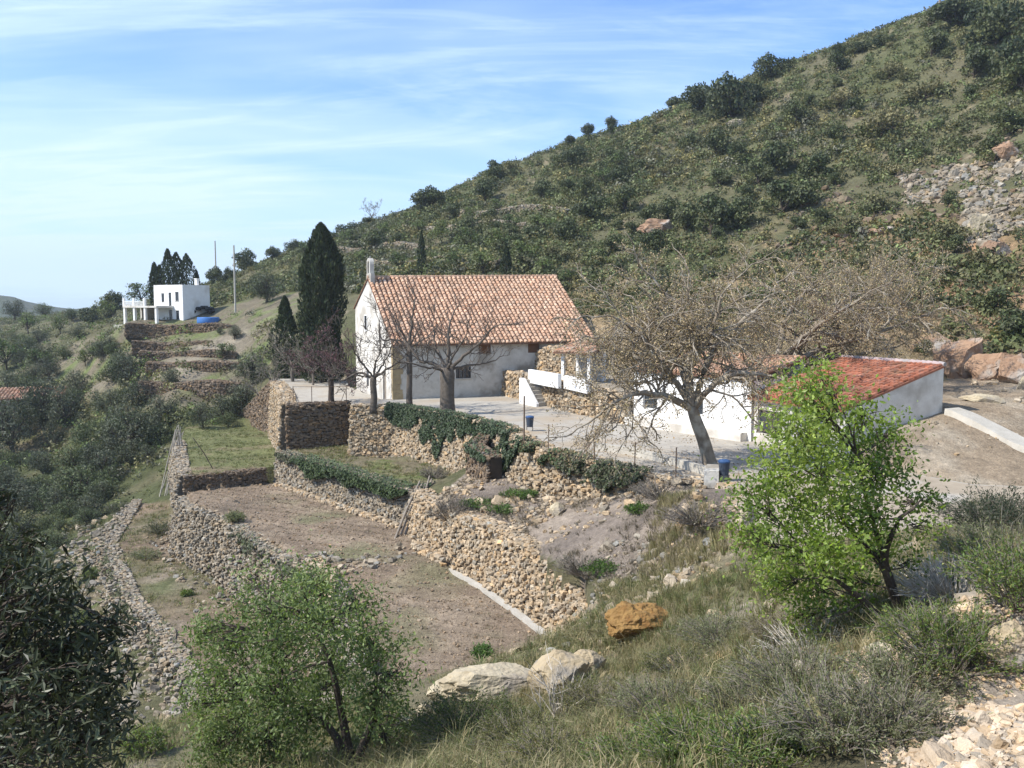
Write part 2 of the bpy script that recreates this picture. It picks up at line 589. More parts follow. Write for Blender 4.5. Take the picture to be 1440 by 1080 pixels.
def ground(x, y, detail=True):
    x = np.asarray(x, float); y = np.asarray(y, float)
    z = land(x, y)
    d = np.hypot(x, y)
    if detail:
        amp = np.clip(d / 160.0, 0.10, 1.0)
        z = z + amp * 0.75 * n2(x, y, 0.11, 3, 5) + np.where(d < 110, 0.07 * n2(x, y, 0.9, 2, 9), 0)
    # hillside terracing above the chapel
    for poly, lv, nm in LEVELS:
        m = inside(poly, x, y)
        if nm == 'P':
            zz = lv
        elif nm == 'B':
            zz = lv + 0.10 * n2(x, y, 0.5, 3, 21) + 0.05 * np.sin((x * 0.42 + y * 0.91) * 5.2 + 1.5 * n2(x, y, 0.15, 2, 23)) - 0.30 * np.clip((52.5 - y + 0.25 * x) / 0.8, 0, 1)
        else:
            zz = lv + 0.14 * n2(x, y, 0.35, 3, 22)
        z = np.where(m, zz, z)
    far = np.clip((d - 420) / 300, 0, 1)
    return z * (1 - far) + (-45.0) * far


def G1(x, y):
    return float(ground(np.array([x]), np.array([y]))[0])


def hit(px, py, y0=3.0, y1=420.0):
    """where the line of sight through a picture point meets the ground"""
    Y = y0 * (y1 / y0) ** np.linspace(0, 1, 1400)
    p0 = P(px, py, 1.0)
    z = ground(p0[0] * Y, Y)
    b = np.nonzero(z >= p0[2] * Y)[0]
    k = b[0] if len(b) else int(np.argmax(np.where(Y > 40, (z - p0[2] * Y) / Y, -9)))   # a miss: the skyline just below
    return np.array([p0[0] * Y[k], Y[k], z[k]])


# ---------------------------------------------------------------- ground sheet
def axis(lo, hi, d0, out0, out1, g):
    a = list(np.arange(lo, hi, d0))
    s, v = d0, a[-1]
    while v < out1:
        s = min(s * g, 60); v += s; a.append(v)
    s, v = d0, a[0]
    pre = []
    while v > out0:
        s = min(s * g, 60); v -= s; pre.append(v)
    return np.array(pre[::-1] + a)


xs = axis(-38, 22, 0.32, -1800, 1800, 1.035)
ys = axis(1.5, 92, 0.32, -120, 3000, 1.03)
GX, GY = np.meshgrid(xs, ys)
GZ = ground(GX, GY)


def terrain_colour(x, y, z):
    d = np.hypot(x, y)
    a = n2(x, y, 0.09, 4, 31); b = n2(x, y, 0.5, 4, 32); c = n2(x, y, 0.03, 3, 33)

    def mixc(base, col, w):
        w = np.clip(w, 0, 1)[..., None]
        return base * (1 - w) + np.array(col) * w
    base = np.ones(x.shape + (3,)) * np.array([0.135, 0.122, 0.072])
    base = mixc(base, (0.092, 0.098, 0.044), 0.55 + 0.9 * a)
    base = mixc(base, (0.27, 0.215, 0.145), 1.5 * (b - 0.38))
    # bare tan grass band at the hill foot behind the plane trees
    foot = np.exp(-((z + 1.5) / 4.0) ** 2) * (y > 66) * (x > 6)
    base = mixc(base, (0.32, 0.235, 0.14), foot * (0.9 + 0.6 * b))
    # orange earth cuts on the right
    cut = np.exp(-(((x - 47) / 14) ** 2 + ((z - 3) / 6.5) ** 2)) * (y > 60)
    base = mixc(base, (0.36, 0.225, 0.13), 1.5 * cut * (0.5 + b))
    # rubble slope beside the garden wall
    sl = inside(np.array([(-6, 56), (-1, 48), (3, 40.5), (6, 34), (12, 36), (11, 47), (7, 50), (1, 60), (-2, 64)]), x, y)
    base = np.where(sl[..., None], mixc(mixc(np.ones_like(base) * np.array([0.225, 0.185, 0.15]), (0.33, 0.27, 0.21), 1.3 * (b + 0.05)), (0.13, 0.135, 0.06), 1.3 * (a - 0.25)), base)
    # near slope, dry grass and pale scree
    nr = (d < 34) & ~sl & (x > -12)
    base = np.where(nr[..., None], mixc(mixc(np.ones_like(base) * np.array([0.21, 0.18, 0.11]), (0.12, 0.125, 0.06), 1.2 * (a + 0.1)), (0.40, 0.33, 0.25), 1.5 * (b - 0.15)), base)
    gv = np.clip((x - 1.6 - (y - 3) * 0.27) / 0.8, 0, 1) * (y < 11)
    base = mixc(base, (0.42, 0.355, 0.285), gv)
    # road margin on the right: bare earth
    rd = inside(np.array([(18.4, 50), (22, 43.4), (30, 41.6), (60, 40), (60, 75), (36, 72), (25, 58)]), x, y)
    base = np.where(rd[..., None], mixc(np.ones_like(base) * np.array([0.31, 0.24, 0.165]), (0.42, 0.35, 0.26), 1.2 * b), base)
    # valley floor, green
    va = (x < -24) & (z < -11) & (y < 160)
    base = np.where(va[..., None], mixc(mixc(np.ones_like(base) * np.array([0.085, 0.092, 0.042]), (0.17, 0.14, 0.088), 1.6 * (a - 0.02)), (0.11, 0.135, 0.045), 1.0 * (b - 0.15)), base)
    # spur below the white house
    spur = (x < -32) & (z > -12.5) & (y > 112) & (y < 160)
    base = np.where(spur[..., None], mixc(mixc(np.ones_like(base) * np.array([0.17, 0.145, 0.10]), (0.14, 0.17, 0.06), 1.4 * (b + 0.05)), (0.28, 0.24, 0.18), 1.5 * (a - 0.2)), base)
    for poly, lv, nm in LEVELS:
        m = inside(poly, x, y)[..., None]
        if nm == 'G':
            k = mixc(np.ones_like(base) * np.array([0.165, 0.17, 0.075]), (0.23, 0.20, 0.11), 1.6 * (n2(x, y, 0.3, 3, 37) - 0.05))
            k = mixc(k, (0.23, 0.175, 0.115), np.clip((78.5 - y) / 2.0, 0, 1) + 0.8 * (b - 0.2))
        elif nm == 'A':
            k = mixc(np.ones_like(base) * np.array([0.20, 0.17, 0.11]), (0.15, 0.18, 0.06), 1.4 * (b + 0.05))
        elif nm == 'B':
            k = mixc(np.ones_like(base) * np.array([0.245, 0.185, 0.13]), (0.31, 0.24, 0.17), 0.5 + 1.4 * b)
            k = mixc(k, (0.17, 0.135, 0.10), 1.6 * (a - 0.05))
            k = mixc(k, (0.20, 0.185, 0.105), 1.5 * (n2(x, y, 0.22, 3, 36) - 0.30))
        elif nm == 'D':
            k = mixc(np.ones_like(base) * np.array([0.235, 0.175, 0.12]), (0.13, 0.135, 0.065), 1.5 * (a - 0.08))
            k = mixc(k, (0.27, 0.22, 0.16), 1.3 * b)
        else:
            k = mixc(np.ones_like(base) * np.array([0.33, 0.28, 0.21]), (0.24, 0.20, 0.14), 1.2 * b)
        base = np.where(m, k, base)
    return base


def ground_material():
    m, N, L = new_mat('ground_earth')
    b = N['Principled BSDF']; b.inputs['Roughness'].default_value = 0.95; b.inputs['Specular IOR Level'].default_value = 0.1
    at = N.new('ShaderNodeAttribute'); at.attribute_name = 'Col'
    tc = N.new('ShaderNodeTexCoord')
    cur = at.outputs['Color']
    for sc, lo, hi in ((0.35, 0.75, 1.25), (2.2, 0.72, 1.3), (11.0, 0.72, 1.32)):
        n = N.new('ShaderNodeTexNoise'); n.inputs['Scale'].default_value = sc; n.inputs['Detail'].default_value = 6; n.inputs['Roughness'].default_value = 0.7
        L.new(tc.outputs['Object'], n.inputs['Vector'])
        r = N.new('ShaderNodeMapRange'); r.inputs['From Min'].default_value = 0.3; r.inputs['From Max'].default_value = 0.7
        r.inputs['To Min'].default_value = lo; r.inputs['To Max'].default_value = hi
        L.new(n.outputs['Fac'], r.inputs['Value'])
        v = N.new('ShaderNodeVectorMath'); v.operation = 'SCALE'
        L.new(cur, v.inputs[0]); L.new(r.outputs[0], v.inputs['Scale'])
        cur = v.outputs[0]
    L.new(cur, b.inputs['Base Color'])
    n1 = N.new('ShaderNodeTexNoise'); n1.inputs['Scale'].default_value = 4.0; n1.inputs['Detail'].default_value = 9; n1.inputs['Roughness'].default_value = 0.72
    L.new(tc.outputs['Object'], n1.inputs['Vector'])
    bp = N.new('ShaderNodeBump'); bp.inputs['Strength'].default_value = 0.9; bp.inputs['Distance'].default_value = 0.3
    L.new(n1.outputs['Fac'], bp.inputs['Height']); L.new(bp.outputs[0], b.inputs['Normal'])
    return m


M = {}
M['ground'] = ground_material()
ny, nx = GX.shape
ii = np.arange(ny * nx).reshape(ny, nx)
GF = np.stack([ii[:-1, :-1], ii[:-1, 1:], ii[1:, 1:], ii[1:, :-1]], -1).reshape(-1, 4)
tag(obj('ground', mesh('ground', np.stack([GX, GY, GZ], -1).reshape(-1, 3), [GF], M['ground'], terrain_colour(GX, GY, GZ).reshape(-1, 3), None, True)), kind='structure')

M['plaza'] = mat('pale_worn_paving', (0.43, 0.395, 0.33), (0.33, 0.295, 0.245), 1.1, 0.92, 0.5, 22, c3=(0.36, 0.295, 0.215), s3=0.22)


def sheet(name, poly, z, m, kind='structure'):
    from mathutils.geometry import tessellate_polygon
    from mathutils import Vector
    V = np.array([(p[0], p[1], z) for p in poly])
    F = np.array(tessellate_polygon([[Vector((p[0], p[1], 0)) for p in poly]]))
    A = V[F]
    n = np.cross(A[:, 1] - A[:, 0], A[:, 2] - A[:, 0])[:, 2]
    F = np.where((n < 0)[:, None], F[:, ::-1], F)
    return tag(obj(name, mesh(name, V, [F], m)), kind=kind)


sheet('plaza', plaza_poly, ZP, M['plaza'])
M['road'] = mat('worn_dirt_track', (0.40, 0.335, 0.25), (0.30, 0.245, 0.18), 0.8, 0.95, 0.6, 18, c3=(0.42, 0.385, 0.33), s3=0.3)
sheet('road', [(9.0, 36.5), (9.7, 32.7), (15.4, 32.5), (19, 33.2), (30, 37.2), (41.8, 39.7), (41.8, 40.4), (30, 41.6), (21.9, 43.4), (18.6, 49.2), (15.5, 47.5), (12.5, 45.0), (10.2, 42.0)], ZP + 0.004, M['road'])

# far hills that close the valley on the left
M['hills'] = mat('far_hillside', (0.045, 0.06, 0.03), (0.10, 0.10, 0.06), 0.02, 1.0, 0.8, 0.08, dist=6.0)


def far_hills():
    n, k = 140, 24
    a = np.linspace(R(-62), R(40), n)
    D = np.linspace(900, 1700, k)
    A_, D_ = np.meshgrid(a, D)
    x, y = np.sin(A_) * D_, np.cos(A_) * D_
    crest = 30 + 30 * n2(A_ * 9, A_ * 0, 1.0, 4, 77) + 10 * np.clip((-A_ - 0.47) * 12, -1.5, 1.2)
    prof = np.sin(np.clip((D_ - 900) / 800, 0, 1) * math.pi) ** 0.7
    z = -60 + (crest + 36) * prof + 9 * n2(x, y, 0.012, 4, 78) * prof
    i = np.arange(n * k).reshape(k, n)
    F = np.stack([i[:-1, :-1], i[:-1, 1:], i[1:, 1:], i[1:, :-1]], -1).reshape(-1, 4)
    tag(obj('hills', mesh('hills', np.stack([x, y, z], -1).reshape(-1, 3), [F], M['hills'], None, None, True)), kind='structure')


far_hills()

# ---------------------------------------------------------------- dry stone walls
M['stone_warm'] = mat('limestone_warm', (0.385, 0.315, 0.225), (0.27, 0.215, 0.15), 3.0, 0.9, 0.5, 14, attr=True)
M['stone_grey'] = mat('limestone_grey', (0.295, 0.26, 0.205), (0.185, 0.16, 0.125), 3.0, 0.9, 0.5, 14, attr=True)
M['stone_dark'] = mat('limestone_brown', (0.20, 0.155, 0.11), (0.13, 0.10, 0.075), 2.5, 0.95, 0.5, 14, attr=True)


def wall_path(path):
    p = np.asarray(path, float)
    seg = np.linalg.norm(np.diff(p[:, :2], axis=0), axis=1)
    return p, np.concatenate([[0], np.cumsum(seg)])


def wall_at(p, L, s):
    """point rows (x,y,ztop,zbot), tangent at arclength s"""
    q = np.stack([np.interp(s, L, p[:, i]) for i in range(p.shape[1])], -1)
    e = 0.6
    a = np.stack([np.interp(np.clip(s + e, 0, L[-1]), L, p[:, i]) - np.interp(np.clip(s - e, 0, L[-1]), L, p[:, i]) for i in (0, 1)], -1)
    a /= np.maximum(np.linalg.norm(a, axis=-1, keepdims=True), 1e-6)
    return q, a


def wall(name, label, path, side=1, size=0.32, thick=0.6, batter=0.10, m='stone_grey', group=None, rough=0.06, cap=True, squat=0.68, cat='stone wall', topjit=0.12, out=0.3):
    """path rows: x, y, top z, bottom z; side=+1 when the open face is on the right of the path"""
    p, L = wall_path(path)
    mb = MB()
    size *= 0.68
    n_ = lambda t: np.stack([t[:, 1], -t[:, 0]], -1) * side
    _, t0 = wall_at(p, L, L)
    p = p.copy(); p[:, :2] += n_(t0) * out
    thick += out
    p, L = wall_path(p)
    # earth and rubble core
    s = np.linspace(0, L[-1], max(3, int(L[-1] / 0.6)))
    q, t = wall_at(p, L, s)
    nn = n_(t)
    H = q[:, 2] - q[:, 3]
    off = 0.16 * min(1, size / 0.3)
    fb = np.concatenate([q[:, :2] + nn * (batter * H - off)[:, None], q[:, 3:4] - 0.5], 1)
    ft = np.concatenate([q[:, :2] - nn * off, q[:, 2:3] - 0.07], 1)
    bt = np.concatenate([q[:, :2] - nn * thick, q[:, 2:3] - 0.07], 1)
    bb = np.concatenate([q[:, :2] - nn * thick, q[:, 3:4] - 0.5], 1)
    V = np.stack([fb, ft, bt, bb], 1)
    k = len(s)
    i = np.arange(k - 1)[:, None] * 4; j = np.arange(4)[None]
    F = np.stack([i + j, i + (j + 1) % 4, i + 4 + (j + 1) % 4, i + 4 + j], -1).reshape(-1, 4)
    mb.add(V.reshape(-1, 3), [F, np.array([[0, 3, 2, 1], [4 * k - 4, 4 * k - 3, 4 * k - 2, 4 * k - 1]])], 0.42)
    cs, ds, xs_ = [], [], []
    h0 = size * squat
    zlo = p[:, 3].min(); rows = int((p[:, 2].max() - zlo) / h0) + 2
    for r in range(rows):
        z0 = zlo + (r + 0.5) * h0
        w = size * np.exp(rng.normal(0, 0.35, int(L[-1] / size * 1.6) + 8))
        c = np.cumsum(w) - w / 2 - rng.uniform(0, size)
        ok = (c > -0.05) & (c < L[-1] + 0.05)
        c, w = c[ok], w[ok]
        if not len(c):
            continue
        q, t = wall_at(p, L, c)
        nn = n_(t)
        z = z0 + rng.normal(0, h0 * 0.16, len(c))
        top = q[:, 2] + topjit * n2(c, c * 0 + r * 0.01, 0.8, 2, 61)
        ok = (z < top) & (z > q[:, 3] - h0 * 0.7)
        o = batter * np.maximum(top - z, 0) + rng.normal(0, rough, len(c)) - size * 0.28
        cs.append(np.concatenate([q[:, :2] + nn * o[:, None], z[:, None]], 1)[ok])
        ds.append(np.stack([w * 0.99, size * rng.uniform(0.8, 1.5, len(c)), h0 * rng.uniform(0.85, 1.3, len(c))], 1)[ok])
        xs_.append(np.concatenate([t, 0 * t[:, :1]], 1)[ok])
    if cap:
        for d in np.arange(size * 0.35, thick + 0.05, size * 0.9):
            w = size * np.exp(rng.normal(0.1, 0.35, int(L[-1] / size * 1.6) + 8))
            c = np.cumsum(w) - w / 2
            ok = c < L[-1]
            c, w = c[ok], w[ok]
            q, t = wall_at(p, L, c)
            nn = n_(t)
            z = q[:, 2] + rng.normal(0.0, h0 * 0.22, len(c))
            cs.append(np.concatenate([q[:, :2] - nn * (d + rng.normal(0, 0.05, len(c)))[:, None], z[:, None]], 1))
            ds.append(np.stack([w, size * rng.uniform(0.8, 1.3, len(c)), h0 * rng.uniform(0.6, 1.2, len(c))], 1))
            xs_.append(np.concatenate([t, 0 * t[:, :1]], 1))
    stones(mb, np.concatenate(cs), np.concatenate(ds), np.concatenate(xs_))
    q0 = p[0]
    o = mb.build(name, M[m], None, False, (q0[0], q0[1], q0[3]))
    tag(o, label, cat, group)
    return p, L, side, batter, o


def zpath(pts, ztop, zbot):
    pts = np.asarray(pts, float)
    n = len(pts)
    zt = np.full(n, ztop) if np.ndim(ztop) == 0 else np.asarray(ztop, float)
    zb = np.full(n, zbot) if np.ndim(zbot) == 0 else np.asarray(zbot, float)
    return np.concatenate([pts[:, :2], zt[:, None], zb[:, None]], 1)


pe = plaza_edge
W = {}
# smooth dark masonry bastion with a rendered top band
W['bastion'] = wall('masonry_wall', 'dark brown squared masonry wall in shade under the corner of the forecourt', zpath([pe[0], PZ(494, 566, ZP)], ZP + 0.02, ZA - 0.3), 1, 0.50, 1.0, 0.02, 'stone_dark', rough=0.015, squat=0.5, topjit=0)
W['left'] = wall('retaining_wall', 'tall pale rubble wall seen edge on at left end of the forecourt', zpath([(-24.9, 96.5), (-21.5, 86.5), (-19.55, 79.0)], [ZP + 0.6, ZP + 0.25, ZP + 0.05], ZG - 0.5), 1, 0.36, 0.9, 0.07, 'stone_warm')
W['curved'] = wall('curved_wall', 'brown rubble wall with sloping top descending to the grass behind the tall wall', zpath([(-32.2, 108.6), (-29.5, 105.0), (-25.3, 97.5)], [ZG + 0.8, ZG + 2.6, ZP + 0.5], ZG - 0.6), 1, 0.36, 0.7, 0.03, 'stone_dark')
W['ivy'] = wall('retaining_wall', 'light rubble wall half covered in ivy below the two bare trees', zpath([pe[1] + [0.1, -0.1, 0], pe[2], pe[3], pe[4], pe[4] + [0.9, -2.2, 0]], ZP + 0.22, [ZA - 0.3, ZA - 0.3, ZA - 0.2, ZA + 0.3, ZA + 0.6]), 1, 0.34, 0.8, 0.16, 'stone_warm')
W['plaza'] = wall('retaining_wall', 'sunlit ochre rubble wall under the wire fence posts', zpath([pe[4] + [0.9, -2.2, 0], pe[5], pe[6], pe[7], pe[8], pe[9]], [ZP + 0.1, ZP, ZP - 0.05, ZP - 0.1, ZP - 0.1, ZP - 0.08], [-11.7, -11.5, -11.3, -10.9, -10.5, -9.8]), 1, 0.34, 0.8, 0.22, 'stone_warm', rough=0.10)
W['edge'] = wall('low_wall', 'low crumbling rubble edge of the road between the litter bin and the almond tree', zpath([pe[10] + [-0.3, 0.3, 0], pe[10] * 0.5 + pe[11] * 0.5 + [-0.4, 0, 0], pe[11] + [-0.2, 0, 0]], ZP - 0.05, -9.4), 1, 0.30, 0.6, 0.2, 'stone_warm', rough=0.12)
W['edge2'] = wall('low_wall', 'short rubble edge of the forecourt behind the litter bin', zpath([pe[9] + [0.15, 0.1, 0], pe[10] + [-0.75, 0.35, 0]], ZP - 0.06, -9.8), 1, 0.30, 0.6, 0.2, 'stone_warm', rough=0.12)
W['AB'] = wall('terrace_wall', 'grey stone wall between the brown garden plot and the overgrown terrace', zpath(wallAB, [ZA + 0.1, ZA + 0.1, ZA + 0.1, ZA - 0.1], ZB - 0.2), 1, 0.30, 0.8, 0.14, 'stone_grey')
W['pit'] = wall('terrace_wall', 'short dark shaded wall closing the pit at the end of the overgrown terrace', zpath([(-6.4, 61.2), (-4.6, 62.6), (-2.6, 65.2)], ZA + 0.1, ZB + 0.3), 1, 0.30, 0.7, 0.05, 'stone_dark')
W['spur'] = wall('wall_stub', 'short ivy topped wall stub jutting out beside the dark pit', zpath([(-1.2, 58.2), (-2.6, 61.5), (-2.0, 64.5)], [-9.6, -9.3, -9.0], -12.0), -1, 0.32, 0.6, 0.06, 'stone_dark')
W['CB'] = wall('terrace_wall', 'bright ochre dry stone wall leaning along the right edge of the brown garden plot', zpath([(-6.0, 59.8), (-5.2, 56.4), (-2.9, 52.3), (-0.6, 48.6), (1.0, 45.0), (2.3, 42.0), (3.05, 40.0), (3.5, 38.0), (3.7, 36.3)], [-12.0, -12.1, -12.0, -11.8, -11.9, -12.3, -12.6, -12.7, -12.4], ZB - 0.3), 1, 0.30, 0.8, 0.22, 'stone_warm', rough=0.09)
W['BD'] = wall('terrace_wall', 'weedy grey rubble wall dropping from the brown garden plot to the lower strip', zpath([(-26.0, 72.0), (-24.2, 67.9), (-18.9, 61.6), (-13.7, 53.8), (-9.7, 48.4), (-7.8, 41.5), (-5.8, 35.0)], [ZB - 0.3, ZB - 0.1, ZB - 0.05, ZB - 0.1, ZB, ZB, ZB], [ZD + 0.7, ZD, ZD, ZD, ZD, ZD + 0.8, ZD + 2.5]), 1, 0.28, 0.6, 0.26, 'stone_grey', rough=0.14, topjit=0.35)
W['GB'] = wall('low_wall', 'low dark stone wall between the grass terrace and the brown garden plot', zpath([(-26.2, 72.7), (-23.5, 74.4), (-20.6, 76.2)], ZG + 0.05, ZB - 0.2), 1, 0.28, 0.5, 0.05, 'stone_dark')
W['DE'] = wall('terrace_wall', 'long tumbled grey rubble wall along the outer edge of the lowest strip', zpath([(-35.8, 86.8), (-31.4, 70.7), (-24.1, 57), (-19.8, 51), (-16.4, 45.4), (-13.4, 39.2)], ZD + 0.1, [ZD - 1.5, ZD - 2.2, ZD - 2.5, ZD - 2.3, ZD - 2.0, ZD - 1.5]), 1, 0.30, 0.5, 0.6, 'stone_grey', rough=0.25, topjit=0.5)
W['G'] = wall('low_wall', 'tumbled low stone edge on the valley side of the grass terrace', zpath([(-33.6, 92), (-30.6, 84), (-26.2, 72.6)], ZG + 0.1, ZG - 2.4), 1, 0.34, 0.6, 0.2, 'stone_grey')
W['B2'] = wall('wall_stub', 'short pale stone wall stub showing behind the green tree in the field', zpath([(-11.2, 52.0), (-9.6, 48.0), (-9.3, 44.5)], [ZB + 0.25, ZB + 0.35, ZB + 0.1], ZB - 0.4), -1, 0.32, 0.6, 0.08, 'stone_warm')
W['raised'] = wall('retaining_wall', 'big pale boulder wall under the raised terrace beside the chapel', zpath([(0.35, 92.0), (-0.55, 87.9), (2.0, 82.2), (5.3, 73.2), (8.55, 66.3)], [ZR + 0.1, ZR + 0.1, ZR + 0.1, ZR, ZR - 0.3], ZP - 0.3), 1, 0.48, 0.9, 0.10, 'stone_warm', rough=0.08)
W['upper'] = wall('retaining_wall', 'upper rubble wall stepping up behind the white parapet next to the shrine', zpath([(1.4, 91.2), (3.4, 87.5), (6.2, 84.2)], [-5.5, -3.9, -3.7], ZR - 0.3), 1, 0.42, 1.6, 0.10, 'stone_warm')
# spur terraces below the white house
for (y0, Yt, x0, x1, h, lab) in ((457, 143, 176, 352, 1.5, 'topmost stone terrace wall carrying the platform of the white house'), (482, 136.5, 185, 292, 1.3, 'second grey terrace wall down from the white house platform'),
                                 (495, 131, 196, 332, 1.3, 'third terrace wall below the white house, with a grassy ledge on top'), (510, 125.5, 205, 345, 2.2, 'tallest shaded terrace wall in the middle of the steps under the white house'),
                                 (538, 118.5, 196, 335, 2.2, 'lowest dark terrace wall on the steps under the white house')):
    pa = []
    for px in np.linspace(x0, x1, 7):
        q = P(px, y0 + 2.0 * math.sin(px * 0.06), Yt + 1.2 * math.sin(px * 0.035))
        pa.append((q[0], q[1], q[2], q[2] - h - 0.4))
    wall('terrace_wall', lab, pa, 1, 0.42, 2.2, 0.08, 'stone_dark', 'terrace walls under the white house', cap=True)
for (x0, x1, y0, Yt, h, lab) in ((470, 600, 352, 178, 1.6, 'faint stone terrace wall on the hill above the bell gable'), (520, 700, 372, 158, 1.5, 'low stone terrace wall on the hill just over the chapel ridge'), (560, 760, 322, 188, 1.6, 'long stone terrace wall crossing the middle of the hill'),
                                 (640, 800, 300, 196, 1.5, 'upper stone terrace wall on the hill under the scrub')):
    pa = []
    for f in np.linspace(0, 1, 8):
        q = hit(x0 + (x1 - x0) * f, y0 + 5 * math.sin(f * 7), 100)
        pa.append((q[0], q[1], q[2] + 0.9, q[2] - h))
    wall('hillside_wall', lab, pa, 1, 0.5, 1.2, 0.1, 'stone_grey', None, rough=0.12)

# ---------------------------------------------------------------- buildings
M['lime'] = mat('old_limewash', (0.58, 0.555, 0.50), (0.42, 0.39, 0.335), 0.9, 0.9, 0.5, 9, c3=(0.28, 0.25, 0.205), s3=0.7)
M['white'] = mat('white_render', (0.84, 0.83, 0.80), (0.76, 0.745, 0.71), 1.3, 0.88, 0.25, 12, c3=(0.66, 0.63, 0.58), s3=0.5)
M['white_old'] = mat('weathered_white_render', (0.72, 0.685, 0.62), (0.57, 0.53, 0.465), 1.6, 0.9, 0.35, 12, c3=(0.44, 0.40, 0.34), s3=0.6)
M['quoin'] = mat('ochre_stone', (0.42, 0.33, 0.19), (0.30, 0.225, 0.13), 2.0, 0.9, 0.4, 8)
M['tile'] = mat('terracotta_tile', (0.53, 0.35, 0.24), (0.42, 0.265, 0.175), 1.3, 0.85, 0.3, 12, attr=True)
M['tile_bed'] = mat('terracotta_channel', (0.20, 0.105, 0.07), (0.14, 0.08, 0.055), 2.0, 0.95, 0.3, 10)
M['tile_red'] = mat('new_red_tile', (0.40, 0.165, 0.10), (0.29, 0.12, 0.075), 1.2, 0.85, 0.2, 12, attr=True, c3=(0.24, 0.13, 0.08), s3=0.9)
M['dark'] = mat('dark_opening', (0.02, 0.02, 0.02), (0.03, 0.028, 0.026), 3, 0.6)
M['glass'] = mat('dark_window_glass', (0.03, 0.035, 0.04), (0.05, 0.055, 0.06), 2, 0.15, spec=0.5)
M['shutter'] = mat('brown_shutter', (0.22, 0.115, 0.06), (0.15, 0.08, 0.045), 6, 0.7, 0.2, 30)
M['wood'] = mat('grey_wood', (0.30, 0.26, 0.21), (0.20, 0.165, 0.13), 6, 0.85, 0.4, 30)
M['metal'] = mat('rusty_post', (0.12, 0.09, 0.07), (0.17, 0.115, 0.08), 9, 0.7, 0.2, 40)
M['concrete'] = mat('pale_concrete', (0.50, 0.465, 0.40), (0.38, 0.35, 0.295), 1.6, 0.92, 0.5, 14)


class Frame:
    def __init__(s, o, ang):
        s.o = np.asarray(o, float)
        s.u = np.array([math.cos(ang), math.sin(ang), 0]); s.v = np.array([-math.sin(ang), math.cos(ang), 0]); s.z = np.array([0, 0, 1.0])
        s.ang = ang

    def __call__(s, a, b, c):
        return s.u * a + s.v * b + s.z * c      # relative to the origin: children sit in their parent's place

    def box(s, mb, a0, a1, b0, b1, c0, c1, c=1.0):
        return mb.box(s(a0, b0, c0), s.u * (a1 - a0), s.v * (b1 - b0), s.z * (c1 - c0), c)


def holed(mb, o, u, n, L, H, holes, t):
    """wall from o along unit u, inward unit n, length L, height H, thickness t, with rectangular openings (a0,a1,z0,z1)"""
    z = np.array([0, 0, 1.0])
    A = sorted({0, L, *[h[0] for h in holes], *[h[1] for h in holes]})
    Z = sorted({0, H, *[h[2] for h in holes], *[h[3] for h in holes]})
    for a0, a1 in zip(A[:-1], A[1:]):
        for z0, z1 in zip(Z[:-1], Z[1:]):
            am, zm = (a0 + a1) / 2, (z0 + z1) / 2
            if any(h[0] < am < h[1] and h[2] < zm < h[3] for h in holes):
                continue
            for d, fl in ((0, False), (t, True)):
                q = [o + u * a0 + z * z0 + n * d, o + u * a1 + z * z0 + n * d, o + u * a1 + z * z1 + n * d, o + u * a0 + z * z1 + n * d]
                mb.add(q, [[3, 2, 1, 0] if fl else [0, 1, 2, 3]])
    for a0, a1, z0, z1 in list(holes) + [(0, L, 0, H)]:
        c = [o + u * a0 + z * z0, o + u * a1 + z * z0, o + u * a1 + z * z1, o + u * a0 + z * z1]
        for i in range(4):
            p, q = c[i], c[(i + 1) % 4]
            mb.add([p, q, q + n * t, p + n * t], [[0, 1, 2, 3]])


def tiles(mb, e0, e1, r0, r1, pitch=0.44, tl=0.44, rad=0.15, var=0.2, warm=0.1):
    """barrel tiles over the sheet eave e0-e1 / ridge r0-r1"""
    e0, e1, r0, r1 = (np.asarray(a, float) for a in (e0, e1, r0, r1))
    L = np.linalg.norm(e1 - e0); n = max(2, int(round(L / pitch)))
    up = np.cross(e1 - e0, r0 - e0); up /= np.linalg.norm(up)
    if up[2] < 0:
        up = -up
    H = np.linalg.norm(r0 - e0); k = max(2, int(round(H / tl)))
    f = (np.arange(n) + 0.5) / n
    a = e0 + (e1 - e0) * f[:, None]; b = r0 + (r1 - r0) * f[:, None]
    ud = (e1 - e0) / L
    ang = np.linspace(0, math.pi, 6)
    V, C = [], []
    for j in range(k):
        p = a + (b - a) * (j / k - 0.004); q = a + (b - a) * min(1, (j + 1.12) / k)
        jig = rng.normal(0, 0.018, (n, 1)) * ud + rng.normal(0, 0.014, (n, 1)) * up
        r1_ = rad * 1.12; r2_ = rad * 0.86
        lo = p[:, None] + jig[:, None] + (np.cos(ang)[None, :, None] * ud * r1_) + (np.sin(ang)[None, :, None] * up * r1_) + up * 0.045
        hi = q[:, None] + jig[:, None] + (np.cos(ang)[None, :, None] * ud * r2_) + (np.sin(ang)[None, :, None] * up * r2_) + up * 0.0
        V.append(np.concatenate([lo, hi], 1))
        g = np.exp(rng.normal(0, var, n)); w = rng.normal(0, warm, n)
        C.append(np.repeat(np.stack([g, g * (1 + w * 0.6), g * (1 + w)], 1)[:, None], 12, 1))
    V = np.concatenate(V); C = np.concatenate(C)
    m = len(V)
    i = (np.arange(m) * 12)[:, None]
    j = np.arange(5)[None]
    F = np.stack([i + j + 1, i + j, i + 6 + j, i + 6 + j + 1], -1).reshape(-1, 4)
    ends = np.stack([i[:, 0] + t for t in range(6)], 1)
    mb.add(V.reshape(-1, 3), [F, ends], C.reshape(-1, 3))


